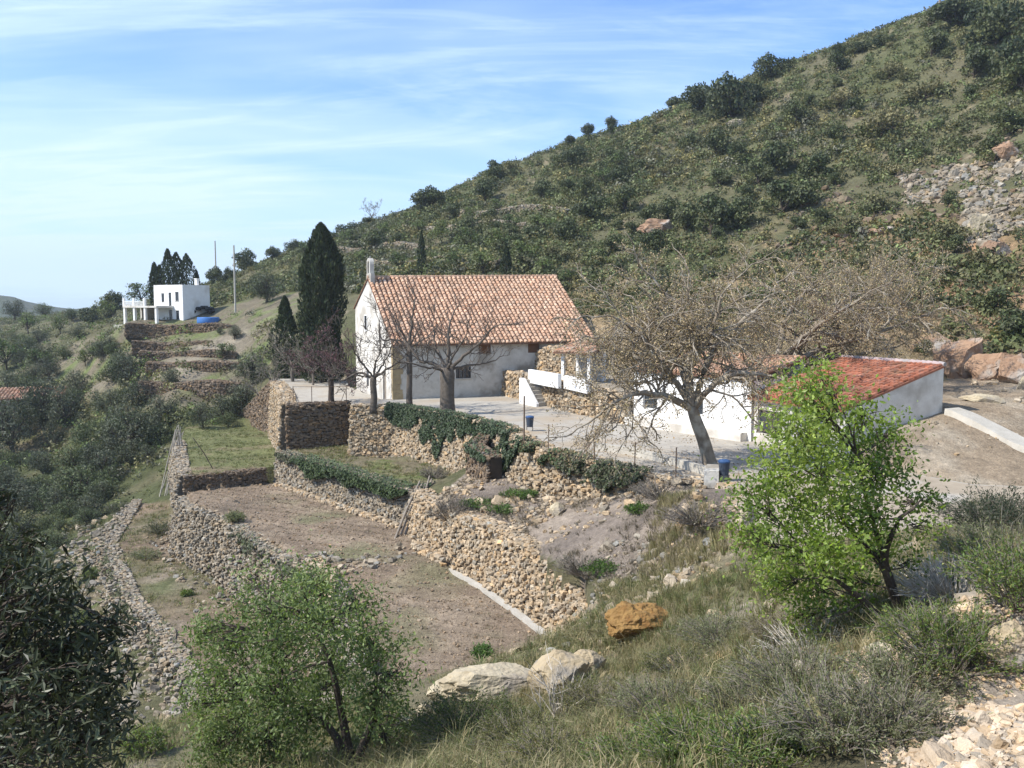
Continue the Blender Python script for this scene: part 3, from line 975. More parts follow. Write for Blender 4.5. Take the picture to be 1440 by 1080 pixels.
def slab(mb, pts, th):
    """thick sheet under the ring of points"""
    pts = np.asarray(pts, float); n = len(pts)
    lo = pts - [0, 0, th]
    mb.add(np.concatenate([pts, lo]), [np.arange(n)[None], (np.arange(n) + n)[None, ::-1]] + [np.array([[i, i + n, (i + 1) % n + n, (i + 1) % n] for i in range(n)])])


# --- the chapel
def chapel():
    o = PZ(553, 562, ZP)
    f = Frame(o, R(22))
    L, WF, WB, EZ, RZ, BZ = 20.2, 9.1, 6.2, 5.15, 11.15, 8.3
    Wd = WF + WB
    t = thing('chapel', 'long whitewashed chapel with salmon barrel tile roof and small bell gable', 'chapel', o)
    mb = MB()
    wins = [(8.3, 9.5, 4.0, 4.95), (13.3, 14.5, 4.0, 4.95), (6.0, 7.5, 1.75, 2.85)]
    holed(mb, f(0, 0, -0.4), f.u, f.v, L, EZ + 0.4, [(a, b, c + 0.4, d + 0.4) for a, b, c, d in wins], 0.5)
    mb.build('wall', M['lime'], t)
    mb = MB()
    # gable walls: a lower band with openings, the upper profile closed above it
    doors = [(2.55, 3.75, 0.0, 2.3), (9.5, 10.5, 0.4, 2.0)]
    holed(mb, f(0, Wd, -0.4), -f.v, f.u, Wd, EZ + 0.4, [(Wd - b, Wd - a, max(c, 0.0) + 0.4 if c else 0.0, d + 0.4) for a, b, c, d in doors], 0.5)
    for a in (0.0, L - 0.5):
        prof = [f(a, 0.0, EZ), f(a, Wd, EZ), f(a, Wd, BZ), f(a, WF, RZ + 0.0), f(a, 0.0, EZ + 0.001)]
        V = np.array(prof + [q + f.u * 0.5 for q in prof])
        n = 5
        mb.add(V, [np.arange(n)[None, ::-1], (np.arange(n) + n)[None], np.array([[i, (i + 1) % n, (i + 1) % n + n, i + n] for i in range(n)])])
    mb.box(f(L - 0.5, 0.5, -0.4), f.u * 0.5, f.v * (Wd - 0.5), f.z * (EZ + 0.4))
    mb.box(f(0.5, Wd - 0.5, -0.4), f.u * (L - 1.0), f.v * 0.5, f.z * (BZ + 0.3))
    mb.build('gable_wall', M['white_old'], t)
    q = MB()
    rr = random.Random(2)
    z = 0.0
    while z < EZ - 0.3:
        h = rr.uniform(0.35, 0.55); w = rr.uniform(0.55, 0.95)
        f.box(q, -0.03, w, -0.03, rr.uniform(0.35, 0.7), z, z + h - 0.015)
        z += h
    q.build('corner_stones', M['quoin'], t)
    # roof
    ov = 0.45
    sl = (RZ - EZ) / WF
    rise = 0.35
    e0, e1 = f(-0.12, -ov, EZ - ov * sl + 0.12), f(L + 0.25, -ov, EZ - ov * sl + 0.2)
    r0, r1 = f(-0.12, WF, RZ + 0.12), f(L + 0.25, WF, RZ + 0.12 + rise)
    bs = (RZ - BZ) / WB
    b0, b1 = f(-0.12, Wd + 0.3, BZ - 0.3 * bs + 0.12), f(L + 0.25, Wd + 0.3, BZ - 0.3 * bs + 0.12)
    r = MB()
    slab(r, [e0, e1, r1, r0], 0.14)
    slab(r, [b1, b0, r0 + f.v * 0.02, r1 + f.v * 0.02], 0.14)
    roof = r.build('roof', M['tile_bed'], t)
    tl = MB()
    tiles(tl, e0, e1, r0, r1, 0.46, 0.46, 0.165, 0.14, 0.07)
    tiles(tl, b1, b0, r1, r0, 0.46, 0.46, 0.165)
    tl.build('roof_tiles', M['tile'], roof)
    rd = MB()
    n = 44
    for i in range(n):
        a = r0 + (r1 - r0) * (i / n); b = r0 + (r1 - r0) * ((i + 1.1) / n)
        tube(rd, [a + [0, 0, 0.07], b + [0, 0, 0.03]], [0.17, 0.14], 8, np.exp(rng.normal(0, 0.15)) * np.ones(3))
    rd.build('ridge_tiles', M['tile'], roof)
    # windows
    for a, b, c, d in wins[:2]:
        m = MB()
        f.box(m, a, b, 0.16, 0.22, c, d)
        for k in range(6):
            f.box(m, a + 0.06, b - 0.06, 0.11, 0.155, c + 0.06 + k * (d - c - .1) / 6, c + 0.03 + (k + .8) * (d - c - .1) / 6)
        m.build('shutter', M['shutter'], t)
    a, b, c, d = wins[2]
    w = MB(); f.box(w, a, b, 0.2, 0.24, c, d)
    w = w.build('window', M['glass'], t)
    m = MB()
    for k in range(5):
        x = a + (b - a) * k / 4
        f.box(m, x - 0.025, x + 0.025, 0.10, 0.15, c, d)
    m.build('window_bars', M['metal'], w)
    m = MB(); f.box(m, a - 0.1, b + 0.1, -0.08, 0.2, c - 0.1, c - 0.003)
    m.build('sill', M['concrete'], w)
    a, b, c, d = doors[0]
    m = MB(); f.box(m, 0.15, 0.22, a, b, c - 0.4, d)
    m.build('door', M['wood'], t)
    a, b, c, d = doors[1]
    m = MB(); f.box(m, 0.2, 0.25, a, b, c, d)
    m.build('window', M['dark'], t)
    for (a, b, c, d) in ((9.9, 10.9, 6.1, 7.5),):
        m = MB(); f.box(m, -0.03, 0.03, a, b, c, d)
        w = m.build('window', M['dark'], t)
        m = MB()
        f.box(m, -0.06, 0.0, a - 0.15, a - 0.003, c - 0.1, d + 0.1); f.box(m, -0.06, 0.0, b + 0.003, b + 0.15, c - 0.1, d + 0.1)
        f.box(m, -0.058, 0.0, a, b, c - 0.2, c - 0.003)
        f.box(m, -0.058, 0.0, a - 0.003, b + 0.003, d + 0.002, d + 0.1)
        m.build('frame', M['white'], w)
    # bell gable: two piers, arch and cap
    m = MB()
    y0 = WF - 0.75
    f.box(m, -0.02, 0.40, y0 - 0.25, y0 + 1.55, RZ - 0.55, RZ + 0.55)
    f.box(m, -0.02, 0.40, y0, y0 + 0.38, RZ + 0.55, RZ + 1.45)
    f.box(m, -0.02, 0.40, y0 + 1.02, y0 + 1.4, RZ + 0.55, RZ + 1.45)
    for k in range(8):
        a0, a1 = math.pi * k / 8, math.pi * (k + 1) / 8
        c = y0 + 0.70
        pr = [(c - 0.32 * math.cos(a0), RZ + 1.45 + 0.32 * math.sin(a0)), (c - 0.32 * math.cos(a1), RZ + 1.45 + 0.32 * math.sin(a1)), (c - 0.70 * math.cos(a1), RZ + 1.45 + 0.60 * math.sin(a1)), (c - 0.70 * math.cos(a0), RZ + 1.45 + 0.60 * math.sin(a0))]
        V = [f(-0.02, p, q) for p, q in pr] + [f(0.40, p, q) for p, q in pr]
        m.add(V, [[3, 2, 1, 0], [4, 5, 6, 7], [0, 1, 5, 4], [1, 2, 6, 5], [2, 3, 7, 6], [3, 0, 4, 7]])
    f.box(m, 0.12, 0.26, y0 + 0.64, y0 + 0.76, RZ + 2.04, RZ + 2.25)
    bg = m.build('bell_gable', M['lime'], t)
    bl = MB()
    c = f(0.26, y0 + 0.75, 0)
    tube(bl, [c + [0, 0, RZ + 1.0], c + [0, 0, RZ + 1.1], c + [0, 0, RZ + 1.4], c + [0, 0, RZ + 1.55]], [0.26, 0.22, 0.15, 0.05], 12)
    bl.build('bell', M['metal'], bg)
    return f


chF = chapel()


# --- long white wall building and the red roofed outbuilding in front
def white_wing():
    a, b = np.array([8.75, 66.0, ZP]), np.array([15.0, 57.6, ZP])
    d = b - a; L = float(np.linalg.norm(d)); ang = math.atan2(d[1], d[0])
    f = Frame(a, ang)
    t = thing('outhouse', 'long bright white lean-to wall behind the big plane tree', 'outhouse', a)
    mb = MB()
    holes = [(0.9, 2.3, 1.3, 2.5), (5.2, 6.5, 1.3, 2.5)]
    holed(mb, f(0, 0, -0.3), f.u, f.v, L, 4.1, [(p, q, c + .3, e + .3) for p, q, c, e in holes], 0.4)
    f.box(mb, 0, 0.4, 0.4, 5, -0.3, 3.799); f.box(mb, L - 0.4, L, 0.4, 5, -0.3, 3.799); f.box(mb, 0, L, 5, 5.4, -0.3, 4.9)
    mb.build('wall', M['white'], t)
    m = MB()
    slab(m, [f(-0.1, -0.15, 3.95), f(L + 0.1, -0.15, 3.95), f(L + 0.1, 5.5, 5.1), f(-0.1, 5.5, 5.1)], 0.12)
    r = m.build('roof', M['tile_bed'], t)
    m = MB(); tiles(m, f(-0.1, -0.15, 3.95), f(L + 0.1, -0.15, 3.95), f(-0.1, 5.5, 5.1), f(L + 0.1, 5.5, 5.1), 0.42, 0.45, 0.15)
    m.build('roof_tiles', M['tile'], r)
    for p, q, c, e in holes:
        m = MB(); f.box(m, p, q, 0.2, 0.25, c, e); m.build('window', M['glass'], t)
    m = MB(); f.box(m, -0.3, L - 0.3, -0.62, -0.003, -0.2, 0.55)
    m.build('bench', M['white_old'], t)


white_wing()


def outbuilding():
    FL, FR = np.array([15.15, 57.5, ZP]), np.array([18.3, 50.3, ZP])
    d = FR - FL; L = float(np.linalg.norm(d)); ang = math.atan2(d[1], d[0])
    f = Frame(FL, ang)
    Dp, E, RZ = 7.2, 2.75, 4.95
    t = thing('outbuilding', 'low white outbuilding with bright red lean-to tile roof behind the green almond tree', 'outbuilding', FL)
    mb = MB()
    holed(mb, f(0, 0, -0.3), f.u, f.v, L, E + 0.3, [(0.35, 2.6, 0.9, 2.4), (4.6, 5.6, 0.3, 2.3)], 0.35)
    for a in (0.0, L - 0.35):
        prof = [f(a, 0.35, -0.3), f(a, Dp, -0.3), f(a, Dp, RZ), f(a, 0.35, E + 0.1)]
        V = np.array(prof + [q + f.u * 0.35 for q in prof])
        mb.add(V, [[3, 2, 1, 0], [4, 5, 6, 7], [0, 1, 5, 4], [1, 2, 6, 5], [2, 3, 7, 6], [3, 0, 4, 7]])
    f.box(mb, 0.35, L - 0.35, Dp - 0.35, Dp, -0.3, RZ)
    mb.build('wall', M['white_old'], t)
    e0, e1, r0, r1 = f(-0.25, -0.35, E + 0.05), f(L + 0.02, -0.35, E + 0.05), f(-0.25, Dp + 0.05, RZ + 0.13), f(L + 0.02, Dp + 0.05, RZ + 0.13)
    m = MB(); slab(m, [e0, e1, r1, r0], 0.13)
    r = m.build('roof', M['tile_red'], t)
    m = MB(); tiles(m, e0, e1, r0, r1, 0.36, 0.40, 0.13, 0.18, 0.12)
    m.build('roof_tiles', M['tile_red'], r)
    m = MB()
    for i in range(20):
        a = r0 + (r1 - r0) * (i / 20); b = r0 + (r1 - r0) * ((i + 1.05) / 20)
        tube(m, [a + [0, 0, 0.08], b + [0, 0, 0.05]], [0.15, 0.13], 8, np.array([1.15, 2.2, 3.4]))
    m.build('ridge_tiles', M['tile_red'], r)
    m = MB(); f.box(m, 0.35, 2.6, 0.18, 0.22, 0.9, 2.4); m.build('window', M['glass'], t)
    m = MB(); f.box(m, 4.6, 5.6, 0.15, 0.2, 0.0, 2.3); m.build('door', M['shutter'], t)


outbuilding()


# --- tile roofed shelter and parapets on the raised terrace
def shelter():
    q = PZ(789, 537, ZR)
    f = Frame(q, R(-38))
    t = thing('shelter', 'small open shrine shelter with tiled roof and white posts on the raised terrace', 'shelter', q)
    for a, b in ((0, 0), (2.6, 0), (0, 2.2), (2.6, 2.2)):
        m = MB(); f.box(m, a, a + 0.26, b, b + 0.26, -0.3, 2.5); m.build('post', M['white'], t)
    m = MB(); f.box(m, 0.26, 2.6, 2.25, 2.42, -0.3, 2.5); m.build('rear_wall', M['concrete'], t)
    e0, e1, r0, r1 = f(-0.5, -0.5, 2.5), f(3.4, -0.5, 2.5), f(-0.5, 2.8, 3.35), f(3.4, 2.8, 3.35)
    m = MB(); slab(m, [e0, e1, r1, r0], 0.12); r = m.build('roof', M['tile_bed'], t)
    m = MB(); tiles(m, e0, e1, r0, r1, 0.36, 0.4, 0.13, 0.2, 0.15); m.build('roof_tiles', M['tile'], r)


shelter()


def block(name, label, cat, pts, h, th, m, z):
    """low wall of given height along pts"""
    mb = MB()
    o = np.array([pts[0][0], pts[0][1], z])
    for a, b in zip(pts[:-1], pts[1:]):
        a = np.array([a[0], a[1], 0.0]); b = np.array([b[0], b[1], 0.0])
        d = (b - a); d /= np.linalg.norm(d)
        n = np.array([-d[1], d[0], 0])
        mb.box(a - n * th / 2 + [0, 0, z - 0.3], b - a, n * th, [0, 0, h + 0.3])
    return tag(mb.build(name, M[m], None, False, o), label, cat)


block('parapet', 'low white parapet on the raised terrace left of the shrine post', 'parapet', [PZ(745, 533, ZR), PZ(787, 541, ZR)], 0.85, 0.3, 'white', ZR)
block('parapet', 'low white parapet on the raised terrace right of the shrine post', 'parapet', [PZ(795, 541, ZR), PZ(828, 548, ZR)], 0.75, 0.3, 'white', ZR)


def stairs():
    f = Frame(PZ(757, 566, ZP), R(-62))
    q = f.o = f.o - f.v * 1.9
    t = thing('staircase', 'white block of stone steps set into the boulder wall', 'stairs', q)
    m = MB()
    n = 7
    for i in range(n):
        f.box(m, 0.45 + i * 0.34, 0.45 + (i + 1) * 0.34 + 0.002 * i, 0.25, 2.2, -0.2, 2.15 - i * 0.3)
    m.build('steps', M['concrete'], t)
    m = MB()
    pr = [(0, -0.2), (3.0, -0.2), (3.0, 0.25), (0.6, 2.25), (0, 2.25)]
    V = [f(a, 0.0, c) for a, c in pr] + [f(a, 0.24, c) for a, c in pr]
    m.add(V, [np.array([[4, 3, 2, 1, 0]]), np.array([[5, 6, 7, 8, 9]]), np.array([[i, (i + 1) % 5, (i + 1) % 5 + 5, i + 5] for i in range(5)])])
    m.build('side_wall', M['white'], t)


stairs()


# --- white house on the spur
def house():
    o = P(258, 454, 150.0)
    f = Frame(o, R(60))          # u: along the side wall (away right), v: along the front (away left)
    t = thing('white_house', 'two storey white flat roofed house on the far terraced spur', 'house', o)
    Ws, Wf, H = 5.6, 6.9, 6.15
    wins = [(0.95, 1.75, 3.55, 5.0), (2.7, 3.35, 2.75, 4.9), (4.4, 5.1, 3.4, 4.8), (0.95, 1.75, 0.5, 2.0), (2.6, 3.4, -0.0, 2.1)]
    mb = MB()
    holed(mb, f(0, Wf, -0.6), -f.v, f.u, Wf, H + 0.6, [(Wf - b, Wf - a, c + 0.6, d + 0.6) for a, b, c, d in wins], 0.35)
    f.box(mb, 0.35, Ws, 0, 0.35, -0.6, H); f.box(mb, Ws - 0.35, Ws, 0.35, Wf, -0.6, H); f.box(mb, 0.35, Ws - 0.35, Wf - 0.35, Wf, -0.6, H)
    f.box(mb, 0.35, Ws - 0.35, 0.35, Wf - 0.35, H - 0.5, H - 0.35)
    mb.build('wall', M['white'], t)
    for a, b, c, d in wins:
        m = MB(); f.box(m, 0.12, 0.17, a, b, c, d)
        w = m.build('window', M['glass'], t)
        m = MB(); f.box(m, -0.06, 0.11, a - 0.08, b + 0.08, c - 0.08, c - 0.003); m.build('sill', M['concrete'], w)
    m = MB(); f.box(m, 3.8, 4.3, 1.0, 1.5, H - 0.35, H + 1.0); f.box(m, 3.72, 4.38, 0.92, 1.58, H + 1.0, H + 1.12)
    m.build('chimney', M['white'], t)
    # porch in front of the left part of the facade, with a roof terrace
    p0, p1, dp = 2.2, 10.4, 3.4
    pr = MB()
    f.box(pr, -dp, -0.003, p0, p1, 2.45, 2.75)
    f.box(pr, -0.003, 3.0, Wf + 0.003, p1, 2.45, 2.75)
    ph = pr.build('porch_roof', M['white_old'], t)
    for b in (p0 + 0.15, 5.0, 7.6, p1 - 0.4):
        m = MB(); f.box(m, -dp + 0.1, -dp + 0.5, b, b + 0.4, -0.6, 2.447); m.build('pillar', M['white'], t)
    m = MB()
    f.box(m, -dp + 0.02, -dp + 0.17, 5.0, p1, 3.35, 3.47)
    for b in np.arange(5.1, p1 - 0.1, 0.32):
        f.box(m, -dp + 0.05, -dp + 0.14, b, b + 0.12, 2.753, 3.35)
    for b in (5.0, 7.6, p1 - 0.35):
        f.box(m, -dp, -dp + 0.35, b, b + 0.35, 2.753, 4.0)
    m.build('balustrade', M['white'], ph)
    m = MB(); f.box(m, 2.6, 3.0, Wf + 0.003, p1, -0.6, 2.447); f.box(m, 0.0, 2.6, p1 - 0.35, p1, -0.6, 2.447)
    m.build('porch_wall', M['white_old'], t)
    m = MB(); f.box(m, -dp - 1.4, -0.01, -1.5, p1 + 0.6, -0.75, -0.35)
    tag(m.build('house_platform', M['concrete'], None, False, (0, 0, 0)), 'pale paved platform strip along the front of the white house', 'platform').location = tuple(o)
    # what stands on the platform
    m = MB()
    q = P(293, 453, 147.5)
    tube(m, [q + [0, 0, -0.4], q + [0, 0, 0.05], q + [0, 0, 0.7], q + [0, 0, 0.78]], [1.7, 1.75, 1.72, 1.66], 20)
    M['blue'] = mat('blue_plastic', (0.07, 0.19, 0.45), (0.05, 0.14, 0.36), 3, 0.45)
    tag(m.build('garden_pool', M['blue'], None, True, q), 'round bright blue garden pool beside the white house', 'pool')
    g = MB()
    q = P(287, 447, 153)
    for k in range(9):
        a = math.pi * k / 8
        tube(g, [q + np.array([-1.9 * math.cos(a), -1.0, 2.3 * math.sin(a) - 0.6]), q + np.array([-1.9 * math.cos(a), 2.2, 2.3 * math.sin(a) - 0.6])], [0.34, 0.34], 6)
    tag(g.build('arched_shed', M['dark'], None, True, q), 'small dark arched canopy behind the blue pool', 'shed')


house()

# ---------------------------------------------------------------- plants: materials
M['bark'] = mat('brown_bark', (0.095, 0.075, 0.058), (0.055, 0.043, 0.035), 5, 0.95, 0.7, 22)
M['bark_mid'] = mat('dark_grey_bark', (0.155, 0.13, 0.105), (0.085, 0.07, 0.057), 4, 0.95, 0.8, 20)
M['bark_grey'] = mat('grey_bark', (0.23, 0.20, 0.165), (0.13, 0.11, 0.09), 3, 0.95, 0.6, 18)
M['bark_plane'] = mat('mottled_plane_bark', (0.30, 0.255, 0.195), (0.17, 0.135, 0.10), 2.2, 0.9, 0.4, 14, c3=(0.40, 0.36, 0.29), s3=1.6)
M['bark_pale'] = mat('bleached_wood', (0.52, 0.47, 0.40), (0.36, 0.32, 0.27), 6, 0.9, 0.4, 30)
M['lf'] = leaf_mat('scrub_leaves', (1, 1, 1), 0.18, (1.2, 1.25, 0.8))
M['lf_r'] = leaf_mat('tree_leaves', (1, 1, 1), 0.18, (1.2, 1.25, 0.8), rnd=0.22)
M['lf_bright'] = leaf_mat('almond_leaves', (1, 1, 1), 0.42, (1.5, 1.6, 0.55), rough=0.4, spec=0.35)
M['lf_mid'] = leaf_mat('fresh_leaves', (1, 1, 1), 0.34, (1.35, 1.5, 0.7), rough=0.45)
M['lf_olive'] = leaf_mat('olive_leaves', (1, 1, 1), 0.22, (1.2, 1.25, 0.8), rough=0.42, spec=0.3)
M['twig'] = leaf_mat('dry_twigs', (1, 1, 1), 0.1, (1.1, 1.0, 0.8))

DARKG, OLIVE, YELL, GREY, LIGHT, MIDG = (0.076, 0.086, 0.039), (0.148, 0.138, 0.064), (0.18, 0.155, 0.06), (0.15, 0.145, 0.10), (0.14, 0.185, 0.06), (0.12, 0.13, 0.053)


def cols(n, k, pal, w=None, var=0.25):
    """colour per leaf: one palette entry per lobe k"""
    pal = np.array(pal)
    pick = rng.choice(len(pal), k.max() + 1, p=w)
    return pal[pick][k]


def crown_mesh(name, lobes, n, size, pal, m, aspect=0.55, jit=0.8, var=0.28, inner=0.5, hang=0.0, w=None):
    p, d, k = blob_pts(n, lobes, inner)
    mb = MB()
    leafquads(mb, p, d, size, aspect, jit, var, hang, None, cols(n, k, pal, w))
    return mesh(name, np.concatenate(mb.V), [np.concatenate(f) for f in mb.F.values()], m, np.concatenate(mb.C))


def limb_path(a, b, bend, n=6, sag=0.0):
    t = np.linspace(0, 1, n)[:, None]
    a, b = np.asarray(a, float), np.asarray(b, float)
    p = a + (b - a) * t + np.sin(t * math.pi) * bend
    p[:, 2] += (np.sin(t * math.pi) * sag)[:, 0]
    return p


def lobed_tree(name, label, cat, loc, fork, lobes, n, size, pal, mleaf, mbark, tr=0.2, group=None, aspect=0.5, jit=0.8, inner=0.45, twigs=90, var=0.28, stems=None, hang=0.0, rz=0.0, clump=0):
    """trunk to a fork, a limb to every lobe, twigs into the leaves; lobes relative to the base"""
    t = thing(name, label, cat, loc, rz, group)
    mb = MB()
    for st in (stems or [[(0, 0, -0.3), tuple(np.array(fork) * 0.5 + rng.normal(0, 0.05, 3) * fork[2]), tuple(fork)]]):
        st = np.array(st, float)
        tt = np.linspace(0, len(st) - 1, 8)
        pp = np.stack([np.interp(tt, np.arange(len(st)), st[:, i]) for i in range(3)], 1)
        tube(mb, pp, tr * (np.linspace(1.15, 0.28, 8) if stems else np.linspace(1.15, 0.62, 8)), 8)
    if clump:
        p0, d0, k0 = blob_pts(n // clump, lobes, inner)
        i0 = np.repeat(np.arange(len(p0)), np.maximum(3, rng.poisson(clump, len(p0))))
        p = p0[i0] + rng.normal(0, 1, (len(i0), 3)) * (size * rng.uniform(0.8, 2.6, len(p0)))[i0][:, None]
        d, k = d0[i0], k0[i0]
    else:
        p, d, k = blob_pts(n, lobes, inner)
        p0, k0 = p, k
    for i, l in enumerate(lobes):
        c = np.array(l[0], float)
        a = np.array(fork, float)
        if stems:
            ends = np.concatenate([np.array(s[1:], float) for s in stems])
            a = ends[np.argmin(np.linalg.norm(ends - c, axis=1) + 0.6 * np.maximum(ends[:, 2] - c[2], 0))]
        L = np.linalg.norm(c - a)
        tube(mb, limb_path(a, c, rng.normal(0, 0.08, 3) * L, 7, 0.05 * L), tr * (0.3 if stems else 0.55) * np.linspace(1, 0.25, 7), 6)
        rr = l[1] if np.ndim(l[1]) == 0 else max(l[1])
        q = p0[k0 == i]
        for e in q[rng.permutation(len(q))[:max(3, twigs // len(lobes))]]:
            s = a + (c - a) * rng.uniform(0.45, 1.0)
            L = np.linalg.norm(e - s)
            tube(mb, limb_path(s, e, rng.normal(0, 0.08, 3) * L, 5, 0.04 * L), tr * 0.16 * np.linspace(1, 0.25, 5), 4)
    mb.build('trunk', M[mbark], t)
    lb = MB()
    leafquads(lb, p, d, size, aspect, jit, var, hang, None, cols(n, k, pal))
    lb.build('crown', M[mleaf], t)
    return t


def dome_lobes(n, R_, H, z0, seed, flat=1.0):
    """lobes filling a rounded crown of radius R_ and height H sitting at z0"""
    r = np.random.default_rng(seed)
    out = []
    for i in range(n):
        a = r.uniform(0, 6.28); q = math.sqrt(r.uniform(0, 1)) * 0.68
        z = r.uniform(0.18, 0.92)
        w = math.sqrt(max(0.05, 1 - ((z - 0.42) / 0.62) ** 2))
        out.append(((q * w * R_ * math.cos(a), q * w * R_ * math.sin(a), z0 + z * H * 0.86), (R_ * r.uniform(0.30, 0.46), R_ * r.uniform(0.30, 0.46), H * flat * r.uniform(0.17, 0.27))))
    return out


# ---------------------------------------------------------------- hillside and valley scrub
SCREE = np.array([hit(a_, b_, 60) for a_, b_ in ((1262, 240), (1350, 232), (1455, 222), (1455, 300), (1400, 372), (1335, 375), (1352, 292), (1275, 288))])
SPUR = np.array([P(172, 450, 150), P(352, 450, 147), P(352, 520, 126), P(345, 565, 112), P(205, 565, 112), P(190, 520, 126)])


def scrub(name, regions, pal, size, n_leaf, r_rng, dens, kind='stuff', seed=0):
    r = np.random.default_rng(seed)
    mb = MB()
    X, Y = [], []
    for poly, n in regions:
        poly = np.array(poly)
        lo, hi = poly.min(0), poly.max(0)
        x = r.uniform(lo[0], hi[0], n * 3); y = r.uniform(lo[1], hi[1], n * 3)
        ok = inside(poly, x, y)
        d = n2(x, y, 0.05, 3, seed + 40) * 0.8 + n2(x, y, 0.25, 2, seed + 41) * 0.5
        ok &= d > dens + r.normal(0, 0.22, len(x))
        for lv, _, nm in LEVELS:
            ok &= ~inside(lv, x, y)
        ok &= ~(inside(SPUR, x, y) & (r.uniform(0, 1, len(x)) < 0.66))
        ok &= ~(inside(SCREE, x, y) & (r.uniform(0, 1, len(x)) < 0.8))
        i = np.nonzero(ok)[0][:n]
        X.append(x[i]); Y.append(y[i])
    x = np.concatenate(X); y = np.concatenate(Y)
    z = ground(x, y)
    m = len(x)
    rad = np.exp(r.uniform(np.log(r_rng[0]), np.log(r_rng[1]), m))
    rad *= np.clip(0.75 + 0.5 * n2(x, y, 0.04, 2, seed + 44), 0.5, 1.6)
    cl = np.clip((n2(x, y, 0.035, 3, seed + 43) + r.normal(0, 0.35, m)) * 0.5 + 0.5, 0, 0.999)
    base = np.array(pal)[(cl * len(pal)).astype(int)]
    cnt = np.maximum(14, (n_leaf * np.clip(rad, 0.4, 1.8) ** 1.6).astype(int))
    idx = np.repeat(np.arange(m), cnt)
    N_ = len(idx)
    d = r.normal(0, 1, (N_, 3)); d[:, 2] = np.abs(d[:, 2]) * 1.1 - 0.25; d /= np.linalg.norm(d, axis=1, keepdims=True)
    q = 0.45 + 0.55 * r.uniform(0, 1, N_) ** 0.6
    q *= 1 + 0.35 * fbm(d * 2.0 + idx[:, None] * 7.7, 2, 8)
    sc = np.stack([rad, rad * r.uniform(0.8, 1.2, m), rad * r.uniform(0.65, 1.1, m)], 1)
    c = np.stack([x, y, z + rad * 0.12], 1)[idx] + d * q[:, None] * sc[idx]
    g = np.exp(r.normal(0, 0.18, m))[:, None]
    leafquads(mb, c, d, np.clip(size * rad[idx] ** 0.35, 0.06, None), 0.6, 0.75, 0.28, 0, None, (base * g)[idx])
    return tag(mb.build(name, M['lf'], None), kind=kind), x, y, rad


HILL = [(-30, 150), (-6, 112), (10, 98), (22, 84), (34, 79), (44, 68), (52, 58), (64, 50), (120, 55), (150, 120), (140, 240), (60, 300), (-60, 300), (-80, 215), (-72, 172), (-48, 160)]
scrub('hillside_scrub', [(HILL, 24000)], [DARKG, MIDG, OLIVE, MIDG, DARKG, (0.11, 0.135, 0.05), YELL, MIDG, GREY, DARKG], 0.42, 38, (0.6, 2.0), -0.95, seed=1)
scrub('low_hillside_scrub', [(HILL, 9000)], [OLIVE, GREY, YELL, (0.13, 0.115, 0.055), OLIVE], 0.26, 26, (0.35, 0.8), -0.9, seed=2)
FOOT = [(10, 96), (13, 80), (22, 70), (27, 64), (31, 70), (46, 62), (60, 52), (66, 62), (52, 78), (36, 92), (18, 112), (2, 120), (-4, 108)]
scrub('dry_foot_scrub', [(FOOT, 2600)], [(0.25, 0.185, 0.105), (0.20, 0.145, 0.08), (0.16, 0.125, 0.06), (0.22, 0.165, 0.09), (0.13, 0.12, 0.055), (0.28, 0.215, 0.13)], 0.20, 34, (0.3, 0.95), -0.5, seed=3)
VAL = [(-24, 96), (-34, 108), (-28, 128), (-44, 150), (-70, 172), (-110, 300), (-230, 380), (-240, 200), (-110, 60), (-48, 44), (-30, 60), (-38, 88)]
scrub('valley_scrub', [(VAL, 7500)], [DARKG, MIDG, GREY, OLIVE, LIGHT, MIDG, OLIVE], 0.32, 40, (0.5, 2.0), -0.45, seed=4)
scrub('valley_grass', [([(-24, 96), (-28, 128), (-60, 150), (-110, 120), (-80, 60), (-40, 38), (-24, 50), (-36, 88)], 2400)], [(0.11, 0.13, 0.045), (0.13, 0.125, 0.055), OLIVE, MIDG], 0.16, 22, (0.2, 0.45), -0.6, seed=6)


# ---------------------------------------------------------------- prototype trees, then copies
def oak_proto(seed, R_, H, pal, n, size, label, cat='tree', name='evergreen_oak', mleaf='lf_r', trunk=0.22, bark='bark', lob=13, inner=0.5, loc=(0, 0, 0), group=None):
    return lobed_tree(name, label, cat, loc, (0.05 * R_, 0, trunk * H), dome_lobes(lob, R_, H * (1 - trunk * 0.55), trunk * 0.55 * H, seed), n, size, pal, mleaf, bark, 0.05 * H, group, 0.6, 0.75, inner, 60)


def put(proto, first, p, s, label, group=None, rz=None, sz=None):
    rz = random.uniform(0, 6.28) if rz is None else rz
    sc = (s, s, s * (sz or 1.0))
    if first:
        proto.location = tuple(float(v) for v in p); proto.rotation_euler = (0, 0, rz); proto.scale = sc
        proto['label'] = label
        if group:
            proto['group'] = group
        return proto
    return dup(proto, p, rz, sc, label, group)


oaks = [oak_proto(21, 1.0, 1.6, [DARKG, (0.068, 0.083, 0.036), (0.058, 0.072, 0.032)], 3000, 0.11, 'x', lob=15), oak_proto(22, 1.15, 1.25, [DARKG, MIDG, (0.036, 0.05, 0.022)], 3000, 0.11, 'x', lob=16), oak_proto(23, 0.9, 1.9, [(0.042, 0.056, 0.026), MIDG], 2800, 0.11, 'x', lob=14)]
used = set()
